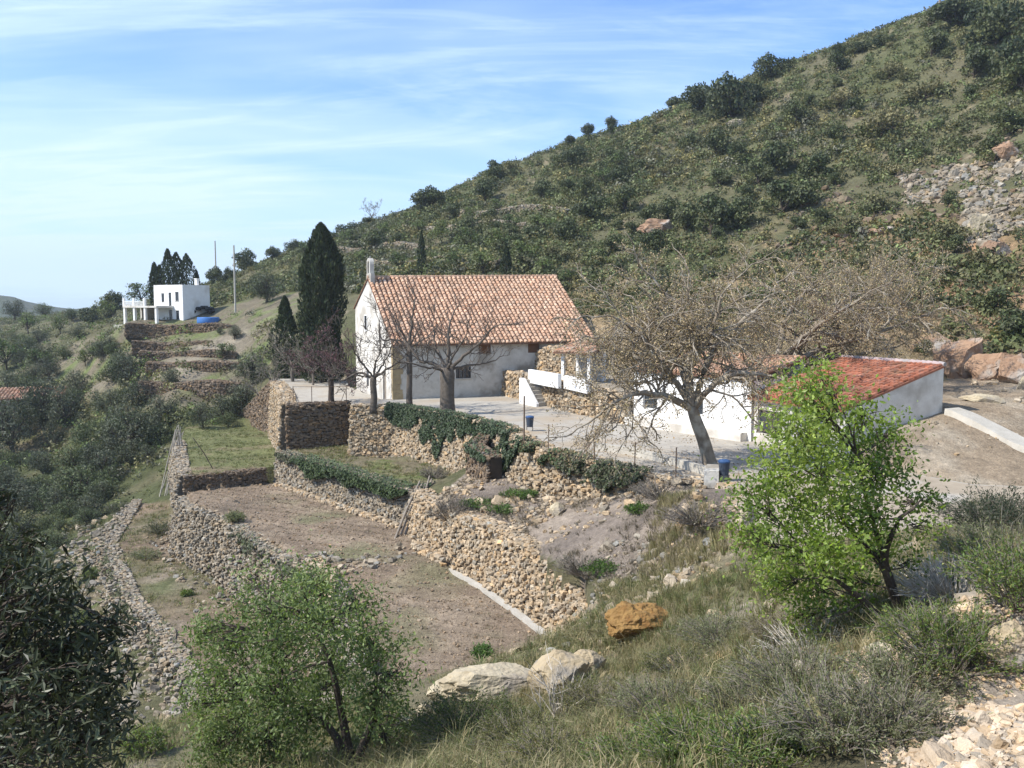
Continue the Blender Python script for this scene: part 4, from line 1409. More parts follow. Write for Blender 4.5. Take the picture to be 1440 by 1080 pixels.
# (px of the foot, py of the foot, py of the top, width px, prototype, label)
SKY = [(602, 297, 257, 56, 0, 'big round dark evergreen standing alone on the ridge line'), (1028, 166, 100, 92, 1, 'largest dark evergreen of the clump on the ridge'), (985, 160, 112, 66, 0, 'dark evergreen on the left side of the ridge clump'),
       (1072, 142, 118, 50, 1, 'low dark evergreen tucked at the right side of the ridge clump'), (1084, 112, 72, 62, 1, 'broad evergreen above the ridge clump, leaning right'), (950, 148, 124, 40, 0, 'small evergreen at the left end of the ridge clump'),
       (1176, 82, 56, 28, 2, 'small pale evergreen further up the ridge line'), (1205, 74, 56, 50, 1, 'low dark evergreen on the upper ridge line'), (1240, 64, 46, 44, 1, 'flat dark evergreen near the top of the ridge line'),
       (828, 194, 168, 24, 2, 'small dark tree on the ridge line above the chapel roof end'), (802, 204, 188, 22, 0, 'tiny round tree on the ridge line left of a slightly taller one'), (858, 182, 154, 22, 2, 'slender bushy tree on the ridge line'),
       (345, 378, 344, 46, 1, 'umbrella shaped evergreen behind the nearer power pole'), (384, 364, 341, 26, 0, 'small round evergreen between the power pole and the tall cypress'), (414, 356, 332, 34, 1, 'dark evergreen just left of the tall cypress top'),
       (302, 402, 372, 30, 0, 'dark round tree at the foot of the farther power pole'), (322, 396, 374, 24, 1, 'low dark tree between the two power poles'), (492, 326, 306, 44, 1, 'dark evergreen on the ridge right of the tall cypress'),
       (520, 318, 300, 30, 2, 'bushy evergreen on the ridge line left of the lone big tree'), (468, 338, 322, 34, 0, 'dark evergreen on the ridge touching the cypress'), (160, 446, 402, 38, 2, 'dark tree rising left of the white house porch'),
       (135, 452, 424, 52, 1, 'wide green tree left of the white house'), (1400, 60, -5, 110, 1, 'big dark evergreen near the top right corner of the photo'), (1345, 40, -10, 90, 0, 'dark evergreen on the top of the hill'), (1440, 110, 40, 90, 1, 'dark evergreen cut by the right edge of the photo high on the hill')]
for (px, pf, pt, wpx, pr, lab) in SKY:
    q = hit(px, pf, 60)
    k = q[1] / FPX
    h = (pf - pt) * k; w = wpx * k
    b = {0: (1.0, 1.6), 1: (1.15, 1.25), 2: (0.9, 1.9)}[pr]
    s = w / 2 / b[0]
    put(oaks[pr], pr not in used, q - [0, 0, 0.25 * s], s, lab, 'evergreens on the ridge', sz=max(0.6, h / b[1] / s * 1.05))
    used.add(pr)

# big shrubs that stand out of the scrub
shr = [lobed_tree('hillside_shrub', 'x', 'shrub', (0, 0, 0), (0, 0, 0.25), dome_lobes(10, 1.0, 1.35, 0.05, 31), 1500, 0.13, [DARKG, MIDG, (0.066, 0.083, 0.033)], 'lf_r', 'bark', 0.05, None, 0.6, 0.75, 0.5, 24),
       lobed_tree('hillside_shrub', 'x', 'shrub', (0, 0, 0), (0, 0, 0.25), dome_lobes(9, 1.1, 1.0, 0.05, 32), 1300, 0.13, [OLIVE, MIDG, (0.075, 0.085, 0.03)], 'lf_r', 'bark', 0.05, None, 0.6, 0.75, 0.5, 24)]
SHL = ['dense dark green shrub standing out of the hillside scrub', 'low olive green shrub spreading in the hillside scrub']
us = set()
rs = random.Random(4)
spots = [(1000, 330, 40, 0), (965, 325, 30, 0), (1040, 320, 34, 0), (1100, 300, 44, 0), (1065, 262, 26, 0), (1130, 290, 30, 0), (920, 352, 22, 0), (955, 360, 14, 0), (830, 312, 34, 0), (800, 335, 24, 0), (880, 300, 26, 0), (1010, 262, 22, 0), (1090, 245, 30, 0), (1150, 255, 32, 0),
         (870, 262, 22, 0), (1175, 200, 20, 0), (1400, 230, 30, 0), (1420, 190, 34, 0), (1180, 150, 30, 1), (1240, 190, 40, 1), (1300, 140, 34, 1), (1120, 180, 26, 0), (1340, 340, 36, 1), (1420, 480, 40, 0), (1400, 440, 36, 0), (1330, 470, 20, 1), (1380, 380, 30, 1), (1300, 500, 16, 0), (1290, 420, 30, 1),
         (745, 345, 18, 0), (700, 335, 16, 0), (560, 345, 16, 0), (525, 352, 22, 0), (640, 305, 16, 0), (760, 280, 20, 0), (1230, 300, 26, 1), (1190, 330, 26, 1), (870, 385, 14, 0), (840, 372, 18, 1), (780, 365, 22, 1), (1440, 130, 40, 0), (1370, 110, 34, 0), (1310, 80, 30, 0), (1250, 110, 24, 1)]
for i in range(70):
    px = rs.uniform(620, 1440)
    top = np.interp(px, [600, 700, 850, 1000, 1150, 1320, 1440], [292, 232, 182, 130, 75, 15, 0])
    bot = np.interp(px, [600, 800, 1000, 1200, 1440], [370, 350, 360, 380, 440])
    spots.append((px, rs.uniform(top + 14, bot), rs.uniform(10, 24), rs.choice([0, 0, 1])))
for (px, py, rp, pr) in spots:
    q = hit(px, py, 58)
    s = rp * q[1] / FPX
    put(shr[pr], pr not in us, q - [0, 0, 0.15 * s], s, SHL[pr], 'shrubs that stand out on the hillside', sz=rs.uniform(0.8, 1.2))
    us.add(pr)

# spring green almond trees on the old terraces of the hill
al = lobed_tree('almond_tree', 'x', 'tree', (0, 0, 0), (0.05, 0, 0.4), dome_lobes(9, 1.0, 1.35, 0.3, 41), 900, 0.11, [LIGHT, (0.11, 0.14, 0.05), (0.14, 0.15, 0.075)], 'lf_r', 'bark', 0.05, None, 0.6, 0.8, 0.3, 60)
fi = True
for (px, py, rp) in [(525, 352, 20), (490, 345, 18), (450, 392, 22), (560, 380, 22), (620, 345, 24), (590, 330, 18), (655, 352, 26), (700, 362, 30), (735, 375, 26), (680, 385, 26), (640, 382, 22), (765, 388, 22), (600, 372, 20), (540, 335, 16), (575, 312, 14), (660, 318, 18), (700, 300, 18), (850, 262, 24), (870, 240, 20), (720, 330, 20), (760, 330, 24), (800, 400, 18),
                     (430, 360, 16), (508, 372, 15), (200, 428, 26), (40, 470, 22), (150, 452, 20), (55, 520, 22), (120, 515, 16), (135, 505, 14), (318, 505, 18), (10, 520, 30), (85, 470, 18)]:
    q = hit(px, py, 90)
    s = rp * q[1] / FPX
    put(al, fi, q - [0, 0, 0.1 * s], s, 'light spring green almond tree on an old hill terrace', 'almond trees on the old terraces', sz=rs.uniform(0.8, 1.1)); fi = False

# olive trees of the valley and grey shrubs
ol = [lobed_tree('olive_tree', 'x', 'tree', (0, 0, 0), (0.05, 0.03, 0.35), dome_lobes(14, 1.0, 1.4, 0.2, 51), 2600, 0.085, [(0.082, 0.092, 0.055), (0.105, 0.114, 0.073), (0.066, 0.078, 0.043)], 'lf_r', 'bark', 0.08, None, 0.4, 0.8, 0.45, 50),
      lobed_tree('olive_tree', 'x', 'tree', (0, 0, 0), (-0.05, 0.05, 0.3), dome_lobes(16, 1.15, 1.2, 0.12, 52), 2800, 0.085, [(0.09, 0.112, 0.05), (0.075, 0.094, 0.043), (0.11, 0.132, 0.06)], 'lf_r', 'bark', 0.08, None, 0.4, 0.8, 0.45, 50)]
uo = set()
for (px, py, rp, pr) in [(185, 640, 52, 0), (110, 705, 52, 1), (65, 598, 48, 0), (18, 640, 52, 0), (150, 660, 34, 0), (150, 590, 30, 0), (95, 600, 36, 0), (232, 600, 32, 0), (60, 690, 24, 1), (35, 715, 22, 0), (10, 700, 30, 0), (210, 650, 17, 0), (180, 545, 34, 0), (205, 560, 22, 0),
                         (285, 602, 24, 0), (322, 600, 18, 1), (355, 540, 34, 0), (40, 560, 26, 1), (110, 560, 26, 0), (70, 535, 22, 0), (345, 575, 22, 0), (375, 425, 28, 0), (60, 440, 16, 1), (100, 452, 16, 1), (20, 450, 20, 0), (240, 545, 18, 0), (15, 560, 30, 0), (310, 470, 8, 0), (330, 478, 14, 0), (120, 740, 24, 1), (85, 750, 18, 1), (160, 500, 16, 1), (30, 495, 24, 1), (90, 505, 18, 1)]:
    q = hit(px, py, 50)
    s = rp * q[1] / FPX
    put(ol[pr], pr not in uo, q - [0, 0, 0.1 * s], s, ['grey green olive tree with dense rounded crown in the valley', 'greener olive tree with low spreading crown in the valley'][pr], 'olive trees in the valley', sz=rs.uniform(0.85, 1.1))
    uo.add(pr)


rs = random.Random(8)
vp = np.array([(0, 470), (120, 465), (190, 500), (250, 560), (345, 540), (350, 590), (250, 600), (215, 660), (150, 715), (90, 770), (0, 780)])
n_ = 0
while n_ < 75:
    px, py = rs.uniform(0, 350), rs.uniform(465, 780)
    q = hit(px, py, 50)
    if not inside(vp, np.array([px]), np.array([py]))[0] or inside(SPUR, q[:1], q[1:2])[0] or (px > 195 and py < 578):
        continue
    n_ += 1
    s = rs.uniform(1.5, 3.0)
    k = rs.choice([0, 0, 1])
    put(ol[k], False, q - [0, 0, 0.3 * s], s, ['grey green olive tree with dense rounded crown in the valley', 'greener olive tree with low spreading crown in the valley'][k], 'olive trees in the valley', sz=rs.uniform(0.8, 1.15))


# ---------------------------------------------------------------- cypresses
def cypress(label, base, h, r, n, size, pal=((0.05, 0.066, 0.028), (0.03, 0.042, 0.02), (0.045, 0.055, 0.026)), group=None, fat=0.5):
    t = thing('cypress_tree', label, 'cypress', base, 0, group)
    m = MB(); tube(m, [(0, 0, -0.4), (0, 0, h * 0.3), (0, 0, h * 0.9)], [r * 0.18, r * 0.13, 0.03], 7)
    m.build('trunk', M['bark'], t)
    f = rng.uniform(0, 1, n) ** 0.85
    prof = r * np.minimum(1, (f / 0.12) ** 0.5 * 0.45 + 0.55) * np.clip((1 - f) / (1 - fat), 0, 1) ** 0.7
    a = rng.uniform(0, 2 * math.pi, n)
    lump = 1 + 0.42 * fbm(np.stack([np.cos(a) * 1.6, np.sin(a) * 1.6, f * h / r * 0.8], -1), 3, int(h * 10))
    q = prof * lump * (0.55 + 0.45 * rng.uniform(0, 1, n) ** 0.5)
    p = np.stack([np.cos(a) * q, np.sin(a) * q, 0.4 + f * h * 0.985], 1)
    d = np.stack([np.cos(a), np.sin(a), 0.3 + 0 * a], 1)
    b = MB()
    up = np.stack([np.cos(a) * 0.35, np.sin(a) * 0.35, np.ones(n)], 1)
    leafquads(b, p, d, size, 0.42, 0.5, 0.3, 0, up, np.array(pal)[rng.integers(0, len(pal), n)])
    b.build('crown', M['lf'], t)
    return t


cypress('tall black green cypress towering left of the chapel facade', P(455, 540, 103), 17.6, 2.35, 17000, 0.42, ((0.05, 0.066, 0.028), (0.03, 0.042, 0.02), (0.045, 0.055, 0.026)), None, 0.72)
cypress('smaller cypress standing left of the tall one', P(403, 545, 110), 10.6, 1.7, 5000, 0.36)
cypress('thin dark cypress behind the chapel ridge', hit(593, 388, 90) - [0, 0, 2], 8.5, 0.75, 1500, 0.34)
cypress('short stout cypress behind the chapel ridge, right of the thin one', hit(712, 390, 90) - [0, 0, 1], 5.0, 0.8, 1400, 0.34)
for (px, top, wd, lab) in ((219, 372, 7, 'short cypress at the left end of the row behind the white house'), (226, 376, 8, 'second short cypress from the left behind the white house'), (238, 353, 10, 'tallest slim cypress in the row behind the white house'), (250, 358, 12, 'broad cypress in the middle of the row behind the white house'),
                           (264, 360, 12, 'greyish cypress at the right end of the row behind the white house'), (278, 384, 4, 'tiny cypress peeking over the white house roof')):
    q = P(px, 440, 168)
    cypress(lab, q, (440 - top) * 168 / FPX, wd * 168 / FPX * 1.05, 2200, 0.42, group='cypresses behind the white house', fat=0.7)


# ---------------------------------------------------------------- bare trees
def grow(mb, tips, p, d, L, r, lev, up=0.15, droop=0.0, kids=(3, 4), spread=0.8, wob=0.16, shrink=0.62, minr=0.008, sides=6, env=None):
    n = 6 if lev > 1 else 4
    pts = [np.array(p, float)]
    d = np.array(d, float); d /= np.linalg.norm(d)
    for i in range(n):
        d = d + rng.normal(0, wob, 3) + np.array([0, 0, up - droop * (i / n)]) * 0.5
        d /= np.linalg.norm(d)
        pts.append(pts[-1] + d * L / n)
    pts = np.array(pts)
    rr = np.maximum(r * np.linspace(1, 0.55 if lev > 0 else 0.3, n + 1), minr)
    tube(mb, pts, rr, max(3, sides), 1.0)
    if lev == 0:
        tips.append(pts[2:])
        return
    k = rng.integers(kids[0], kids[1] + 1)
    for j in range(k):
        f = 1.0 if j == 0 else rng.uniform(0.3, 0.98)
        i = int(round(f * n))
        b = pts[min(i, n)]
        dd = pts[min(i, n)] - pts[max(i - 1, 0)]
        dd = dd / (np.linalg.norm(dd) + 1e-9)
        w = rng.normal(0, 1, 3); w -= w @ dd * dd; w /= np.linalg.norm(w)
        s = spread * (0.45 if j == 0 else rng.uniform(0.7, 1.2))
        grow(mb, tips, b, dd + w * s, L * shrink * rng.uniform(0.75, 1.2), r * (0.72 if j == 0 else 0.5), lev - 1, up, droop, kids, spread, wob, shrink, minr, sides - 1)


def limb(mb, tips, pts, r0, r1, lev, L, per=1.0, **kw):
    """a main limb along given points, with side growth"""
    pts = np.array(pts, float)
    t = np.linspace(0, len(pts) - 1, 4 * len(pts))
    # smooth interpolation
    q = np.stack([np.interp(t, np.arange(len(pts)), pts[:, i]) for i in range(3)], 1)
    for _ in range(2):
        q[1:-1] = (q[:-2] + 2 * q[1:-1] + q[2:]) / 4
    q[1:-1] += rng.normal(0, 0.03, q[1:-1].shape)
    r = np.linspace(r0, r1, len(q))
    tube(mb, q, r, 8)
    seg = np.linalg.norm(np.diff(q, axis=0), axis=1).sum()
    for j in range(max(2, int(seg * per))):
        i = int(rng.uniform(0.25, 1.0) * (len(q) - 1))
        d = q[i] - q[i - 1]; d /= np.linalg.norm(d) + 1e-9
        w = rng.normal(0, 1, 3); w -= w @ d * d; w /= np.linalg.norm(w)
        grow(mb, tips, q[i], d * 0.6 + w, L * rng.uniform(0.6, 1.2), max(0.012, r[i] * 0.42), lev, **kw)
    d = q[-1] - q[-2]
    grow(mb, tips, q[-1], d, L, r1 * 0.9, lev, **kw)


def tip_leaves(tips, n, size, spread, pal, hang, aspect=0.6, var=0.3):
    tp = np.concatenate(tips)
    c = tp[rng.integers(0, len(tp), n)] + rng.normal(0, spread, (n, 3))
    mb = MB()
    leafquads(mb, c, rng.normal(0, 1, (n, 3)), size, aspect, 0.6, var, hang, None, np.array(pal)[rng.integers(0, len(pal), n)])
    return mb


def px_limb(base, Y, pts):
    """limb points given in the picture at distance Y (+ a depth offset), relative to base"""
    return [P(a, b, Y + c) - base for a, b, c in pts]


def plane_tree(label, base, Y, trunk, limbs, rt, n_leaf, per=1.1):
    t = thing('plane_tree', label, 'tree', base)
    mb, tips = MB(), []
    tr = px_limb(base, Y, trunk); tr[0][2] -= 0.4
    tr = np.array(tr)
    tt = np.linspace(0, len(tr) - 1, 12)
    q = np.stack([np.interp(tt, np.arange(len(tr)), tr[:, i]) for i in range(3)], 1)
    q[1:-1] = (q[:-2] + 2 * q[1:-1] + q[2:]) / 4
    tube(mb, q, rt * np.concatenate([[1.35, 1.1], np.linspace(1.0, 0.8, 10)]), 12)
    for l, r0 in limbs:
        limb(mb, tips, px_limb(base, Y, l), r0, r0 * 0.35, 2, 2.1, per, up=0.03, droop=0.30, kids=(3, 5), spread=0.85, wob=0.22, minr=0.012)
    mb.build('trunk', M['bark_plane'], t, True)
    tip_leaves(tips, n_leaf, 0.09, 0.13, [(0.31, 0.23, 0.13), (0.37, 0.285, 0.165), (0.24, 0.185, 0.095), (0.28, 0.23, 0.11)], 0.6, 0.7).build('crown', M['twig'], t)
    return t


b1 = PZ(1002, 655, ZP)
plane_tree('big leaning plane tree with brown dead leaves in front of the white wall', b1, b1[1], [(1002, 655, 0), (990, 620, 0), (978, 590, 0), (973, 572, 0)],
           [([(973, 576, 0), (935, 556, -1), (890, 552, -2), (850, 575, -3)], 0.22), ([(975, 574, 0), (945, 530, 0.5), (905, 505, 1), (858, 492, 1.5)], 0.20), ([(974, 574, 0), (966, 520, 0.3), (975, 470, 1), (962, 435, 1.5), (935, 412, 2)], 0.26),
            ([(976, 574, 0), (1003, 540, -1), (1040, 522, -1.6), (1078, 528, -2)], 0.20), ([(974, 570, 0), (1000, 492, 1), (1050, 445, 2), (1085, 418, 3)], 0.22), ([(968, 522, 0.3), (1005, 460, -1), (1015, 415, -1.5)], 0.17), ([(946, 532, 0.5), (895, 465, -1), (862, 445, -2)], 0.16), ([(972, 560, 0), (940, 475, 2), (900, 435, 3)], 0.17)], 0.36, 36000, 3.4)
b2 = np.array([17.6, 63.0, ZP])
plane_tree('second plane tree with pale limbs spreading over the red roof', b2, 63.0, [(1083, 606, 0), (1086, 560, 0), (1092, 520, 0)],
           [([(1092, 524, 0), (1130, 470, 0), (1180, 437, 0.5), (1248, 402, 1)], 0.24), ([(1092, 524, 0), (1150, 490, -1), (1230, 470, -2), (1310, 440, -3)], 0.22), ([(1092, 524, 0), (1100, 460, 1), (1120, 420, 1.5), (1150, 400, 2)], 0.24), ([(1092, 524, 0), (1060, 470, 0), (1045, 430, 0.5)], 0.2),
            ([(1130, 470, 0), (1200, 415, 2), (1240, 395, 3)], 0.15), ([(1092, 524, 0), (1170, 505, 2), (1260, 488, 3)], 0.2), ([(1100, 500, 0), (1160, 450, -3), (1205, 425, -5)], 0.17), ([(1230, 470, -2), (1262, 440, -3), (1280, 410, -3)], 0.12)], 0.42, 38000, 3.0)


def bare_tree(label, base, trunk_h, rt, limbs, lev, L, name='bare_tree', bark='bark_grey', leaves=None, per=1.0, lean=(0, 0), stub=None, **kw):
    """pollarded bare tree: trunk, given number of limbs as (direction, length, radius)"""
    t = thing(name, label, 'tree', base)
    mb, tips = MB(), []
    top = np.array([lean[0], lean[1], trunk_h])
    z = np.linspace(0, 1, 8)[:, None]
    pts = top * z + np.array([0, 0, -0.3]) * (1 - z)
    pts[1:-1, :2] += rng.normal(0, 0.045, (6, 2))
    pts[1:-1] = (pts[:-2] + 2 * pts[1:-1] + pts[2:]) / 4
    tube(mb, pts, rt * np.array([1.45, 1.1, 1.0, 0.96, 0.94, 0.95, 1.0, 0.8]), 10)
    for d, l, r in limbs:
        d = np.array(d, float); d /= np.linalg.norm(d)
        st = top - np.array([0, 0, rt * 0.5])
        p = [st, st + d * l * 0.35 + [0, 0, 0.05 * l], st + d * l * 0.7 + rng.normal(0, 0.10 * l, 3), st + d * l + [0, 0, 0.12 * l] + rng.normal(0, 0.08 * l, 3)]
        limb(mb, tips, p, r, r * 0.4, lev, L, per, **kw)
    mb.build('trunk', M[bark], t, True)
    if leaves:
        n, size, pal = leaves
        tip_leaves(tips, n, size, 0.08, pal, 0.0).build('crown', M['twig'], t)
    return t


q = PZ(629, 583, ZP)
bare_tree('thick trunked bare mulberry tree with pollarded crown on the forecourt edge', q, 3.7, 0.60, [((-1, 0.2, 0.35), 4.55, 0.172), ((1, -0.2, 0.75), 4.69, 0.159), ((0.1, 0.3, 1), 3.86, 0.172), ((0.9, 0.5, 0.15), 4.14, 0.119), ((-0.7, -0.6, 0.1), 3.59, 0.119), ((0.3, -0.9, 0.5), 3.31, 0.133), ((-0.5, 0.6, 0.9), 3.59, 0.133)], 2, 1.5, bark='bark_mid', per=1.4, up=0.15, kids=(3, 4), wob=0.22, minr=0.016)
q = PZ(576, 575, ZP)
bare_tree('slim straight bare tree right in front of the chapel corner', q, 5.2, 0.25, [((-1, 0.2, 0.6), 3.17, 0.087), ((1, -0.2, 0.4), 2.76, 0.080), ((0.1, 0.2, 1), 3.86, 0.133), ((-0.3, -0.6, 0.9), 3.04, 0.087), ((0.4, 0.7, 0.8), 2.76, 0.087), ((-1, -0.3, 0.0), 2.48, 0.066)], 2, 1.4, bark='bark_mid', per=1.4, up=0.18, kids=(3, 4), wob=0.2, minr=0.014)
q = PZ(526, 575, ZP)
bare_tree('dark stemmed bare tree with spreading crown before the white facade', q, 2.7, 0.28, [((-1, 0.1, 0.35), 3.59, 0.100), ((1, -0.1, 0.5), 3.31, 0.100), ((0.1, 0.2, 1), 3.59, 0.113), ((-0.6, -0.5, 0.8), 3.31, 0.093), ((0.6, 0.5, 0.8), 3.31, 0.093), ((-1, 0.5, 0.0), 3.31, 0.080), ((0.4, -0.8, 0.3), 3.04, 0.080)], 2, 1.5, bark='bark_mid', per=1.5, up=0.16, kids=(3, 4), wob=0.2, minr=0.014)
q = PZ(466, 566, ZP)
bare_tree('purple budding tree with dense round crown beside the tall cypress', q, 2.3, 0.26, [((math.cos(a), math.sin(a), 0.75), 2.0, 0.10) for a in np.arange(7) * 0.9] + [((0, 0, 1), 2.4, 0.12)], 2, 1.5, name='budding_tree', bark='bark', leaves=(4200, 0.11, [(0.15, 0.065, 0.075), (0.12, 0.06, 0.06), (0.17, 0.10, 0.10)]), per=1.5, up=0.12, kids=(3, 4), minr=0.014)
for (px, py, Y, s, lab) in ((412, 545, 104, 1.25, 'twiggy grey bare tree left of the small cypress'), (385, 560, 104, 1.0, 'grey leafless tree above the curved stone wall'), (364, 575, 106, 0.9, 'low grey leafless tree at the foot of the curved wall'), (440, 545, 99, 0.9, 'thin grey bare tree at the foot of the tall cypress'), (523, 316, 238, 1.1, 'pale bare tree on the ridge line')):
    b = P(px, py, Y) if Y < 200 else hit(px, py, 100)
    bare_tree(lab, b, 1.8 * s, 0.16 * s, [((math.cos(a), math.sin(a), 0.9), 2.0 * s, 0.07 * s) for a in np.arange(6) * 1.05], 2, 1.4 * s, per=1.1, up=0.12, kids=(2, 3), minr=0.016 * s, leaves=(900, 0.13 * s, [(0.20, 0.18, 0.14), (0.15, 0.15, 0.09)]))

# ---------------------------------------------------------------- foreground trees
def px_lobes(base, lst, f=1.0):
    """(px, py, radius px, Y) lobes relative to base"""
    out = []
    for (a, b, r, Y) in lst:
        R_ = r * Y / FPX * f
        out.append((P(a, b, Y) - base, (R_, R_, R_ * 0.9)))
    return out


base = hit(1272, 884, 8)
Yb = base[1]
al_l = [(1135, 552, 40, 0), (1165, 590, 44, 0.5), (1120, 610, 46, -0.6), (1090, 650, 40, 0), (1195, 640, 50, 0.8), (1150, 660, 56, -0.5), (1060, 700, 34, -0.3), (1110, 715, 52, 0.4), (1180, 710, 56, 0), (1240, 660, 42, 0.3), (1250, 610, 34, 0.6),
        (1055, 760, 34, -0.4), (1105, 775, 46, 0.5), (1165, 770, 48, -0.7), (1225, 730, 40, -0.3), (1140, 830, 40, 0.2), (1190, 815, 40, 0.6), (1275, 700, 26, 0), (1295, 745, 24, -0.3), (1235, 780, 30, 0.4), (1085, 820, 30, 0.0), (1150, 520, 22, 0.2), (1310, 700, 18, 0.2), (1120, 870, 26, 0.1), (1215, 575, 26, -0.3), (1280, 790, 18, 0.3)]
lob = px_lobes(base, [(a, b, r, Yb + 1.35 * o) for a, b, r, o in al_l], 1.12)
rel = lambda lst: [tuple(P(a, b, Yb + o) - base) for a, b, o in lst]
lobed_tree('almond_tree', 'bright green leafy almond tree with dark slanting stems in the right foreground', 'tree', base, (0, 0, 1), lob, 17000, 0.078, [(0.195, 0.26, 0.058), (0.15, 0.21, 0.048), (0.24, 0.295, 0.075), (0.115, 0.17, 0.04)], 'lf_bright', 'bark', 0.055, None, 0.5, 1.0, 0.15, 420, 0.28, clump=14,
           stems=[rel([(1275, 892, 0), (1258, 830, 0), (1235, 760, 0.1), (1215, 690, 0.2), (1205, 640, 0.2)]), rel([(1262, 890, 0), (1215, 845, -0.2), (1175, 815, -0.3), (1130, 780, -0.4)]), rel([(1276, 892, 0), (1246, 800, 0.2), (1190, 740, 0.4), (1160, 680, 0.4)]), rel([(1272, 884, 0), (1240, 790, -0.3), (1262, 730, -0.5), (1285, 715, -0.5)])])

base = hit(492, 1074, 12)
Yb = base[1]
gl = [(430, 835, 44, 0), (370, 860, 46, -0.8), (320, 900, 42, 0.4), (300, 950, 40, 0), (395, 905, 56, 0.9), (465, 880, 50, -0.6), (505, 850, 30, 0.5), (525, 905, 44, 0), (555, 950, 30, -0.5), (470, 945, 56, 0.7), (380, 975, 54, -0.6), (320, 1010, 44, 0.3), (430, 1010, 50, 0.2), (530, 985, 44, -0.4), (560, 1010, 24, 0.4), (285, 890, 26, -0.3), (300, 1050, 36, 0.2), (370, 1050, 46, 0.4), (545, 1045, 26, 0.0), (450, 815, 24, 0.3), (350, 815, 22, 0.3), (275, 985, 22, 0)]
lob = px_lobes(base, [(a, b, r, Yb + 2.0 * o) for a, b, r, o in gl], 1.1)
rel = lambda lst: [tuple(P(a, b, Yb + o) - base) for a, b, o in lst]
lobed_tree('young_tree', 'fine leaved fresh green tree below the brown garden plot, near foreground', 'tree', base, (0, 0, 1), lob, 24000, 0.112, [(0.165, 0.21, 0.075), (0.13, 0.17, 0.06), (0.20, 0.24, 0.095), (0.11, 0.145, 0.052)], 'lf_mid', 'bark', 0.10, None, 0.38, 1.0, 0.2, 460, 0.28, clump=16,
           stems=[rel([(492, 1080, 0), (470, 1030, 0.2), (440, 1000, 0.3), (400, 985, 0.4)]), rel([(495, 1080, 0), (480, 1000, 0), (465, 930, -0.2), (440, 880, -0.2)]), rel([(500, 1078, 0), (525, 1010, -0.3), (530, 950, -0.4)])])

base = np.array([-3.6, 4.6, G1(-3.6, 4.6)])
ov = [(10, 790, 40, 4.4), (60, 830, 80, 4.2), (10, 900, 110, 4.6), (100, 900, 80, 4.3), (60, 980, 110, 4.1), (140, 960, 60, 4.5), (20, 1060, 120, 4.4), (120, 1050, 80, 4.1), (-40, 830, 110, 4.8), (-60, 980, 130, 4.5), (165, 880, 34, 4.6), (150, 1010, 46, 4.8), (45, 760, 24, 4.9), (5, 700, 20, 4.7), (-20, 760, 50, 4.5)]
lob = px_lobes(base, ov)
lobed_tree('olive_tree', 'dark olive tree with narrow silvery leaves filling the lower left corner', 'tree', base, (0.1, 0, 1.9), lob, 8500, 0.060, [(0.056, 0.066, 0.034), (0.072, 0.082, 0.045), (0.115, 0.122, 0.088), (0.042, 0.05, 0.026)], 'lf_olive', 'bark', 0.05, None, 0.27, 1.2, 0.15, 420, 0.3)


# ---------------------------------------------------------------- rocks
M['rock'] = mat('limestone_boulder', (0.43, 0.345, 0.22), (0.30, 0.235, 0.15), 1.6, 0.9, 0.8, 9, c3=(0.24, 0.215, 0.18), s3=1.4)
M['rock_pale'] = mat('pale_boulder', (0.50, 0.43, 0.30), (0.36, 0.295, 0.20), 1.8, 0.9, 0.8, 9, c3=(0.30, 0.26, 0.21), s3=1.2)
M['rock_orange'] = mat('ochre_rock', (0.31, 0.185, 0.065), (0.20, 0.115, 0.042), 2.6, 0.92, 1.0, 12, c3=(0.20, 0.105, 0.035), s3=4.0)
M['rock_red'] = mat('reddish_cliff_rock', (0.36, 0.235, 0.15), (0.25, 0.15, 0.095), 0.8, 0.92, 0.9, 4, c3=(0.38, 0.34, 0.29), s3=0.6)
M['gravel'] = mat('track_gravel', (0.47, 0.385, 0.285), (0.36, 0.285, 0.20), 8, 0.92, 0.4, 40, attr=True)


def sphere(n=5):
    import bmesh
    bm = bmesh.new(); bmesh.ops.create_icosphere(bm, subdivisions=n, radius=1.0)
    bm.verts.ensure_lookup_table()
    V = np.array([v.co[:] for v in bm.verts]); F = np.array([[v.index for v in f.verts] for f in bm.faces]); bm.free()
    return V, F


SPH4, SPH5 = sphere(4), sphere(5)


def rock(name, label, cat, c, dims, m, seed, rz=0.0, rough=0.30, cuts=16, group=None, freq=1.3, fine=0.10, ffreq=5.0):
    V, F = SPH5
    r = np.random.default_rng(seed)
    V = V.copy()
    nn = V.copy()
    V = V * (1 + rough * fbm(nn * freq + seed * 3.7, 3, seed) + 0.5 * fine * fbm(nn * ffreq * 0.6 + seed, 3, seed + 9))[:, None]
    for _ in range(cuts):                      # flat broken faces
        n = r.normal(0, 1, 3); n /= np.linalg.norm(n)
        d = V @ n; lim = r.uniform(0.5, 0.92)
        V = V - np.maximum(d - lim, 0)[:, None] * n * 0.95
    V = V * (1 + 0.035 * fbm(nn * 11 + seed, 4, seed + 19) + 0.3 * fine * fbm(nn * ffreq + seed, 2, seed + 29))[:, None]
    V = V * np.array(dims) * 0.54
    o = obj(name, mesh(name, V, [F], M[m], None, None, False), None, c, rz)
    return tag(o, label, cat, group)


def at(px, py, y0=6, dz=0.0):
    q = hit(px, py, y0); q[2] += dz
    return q


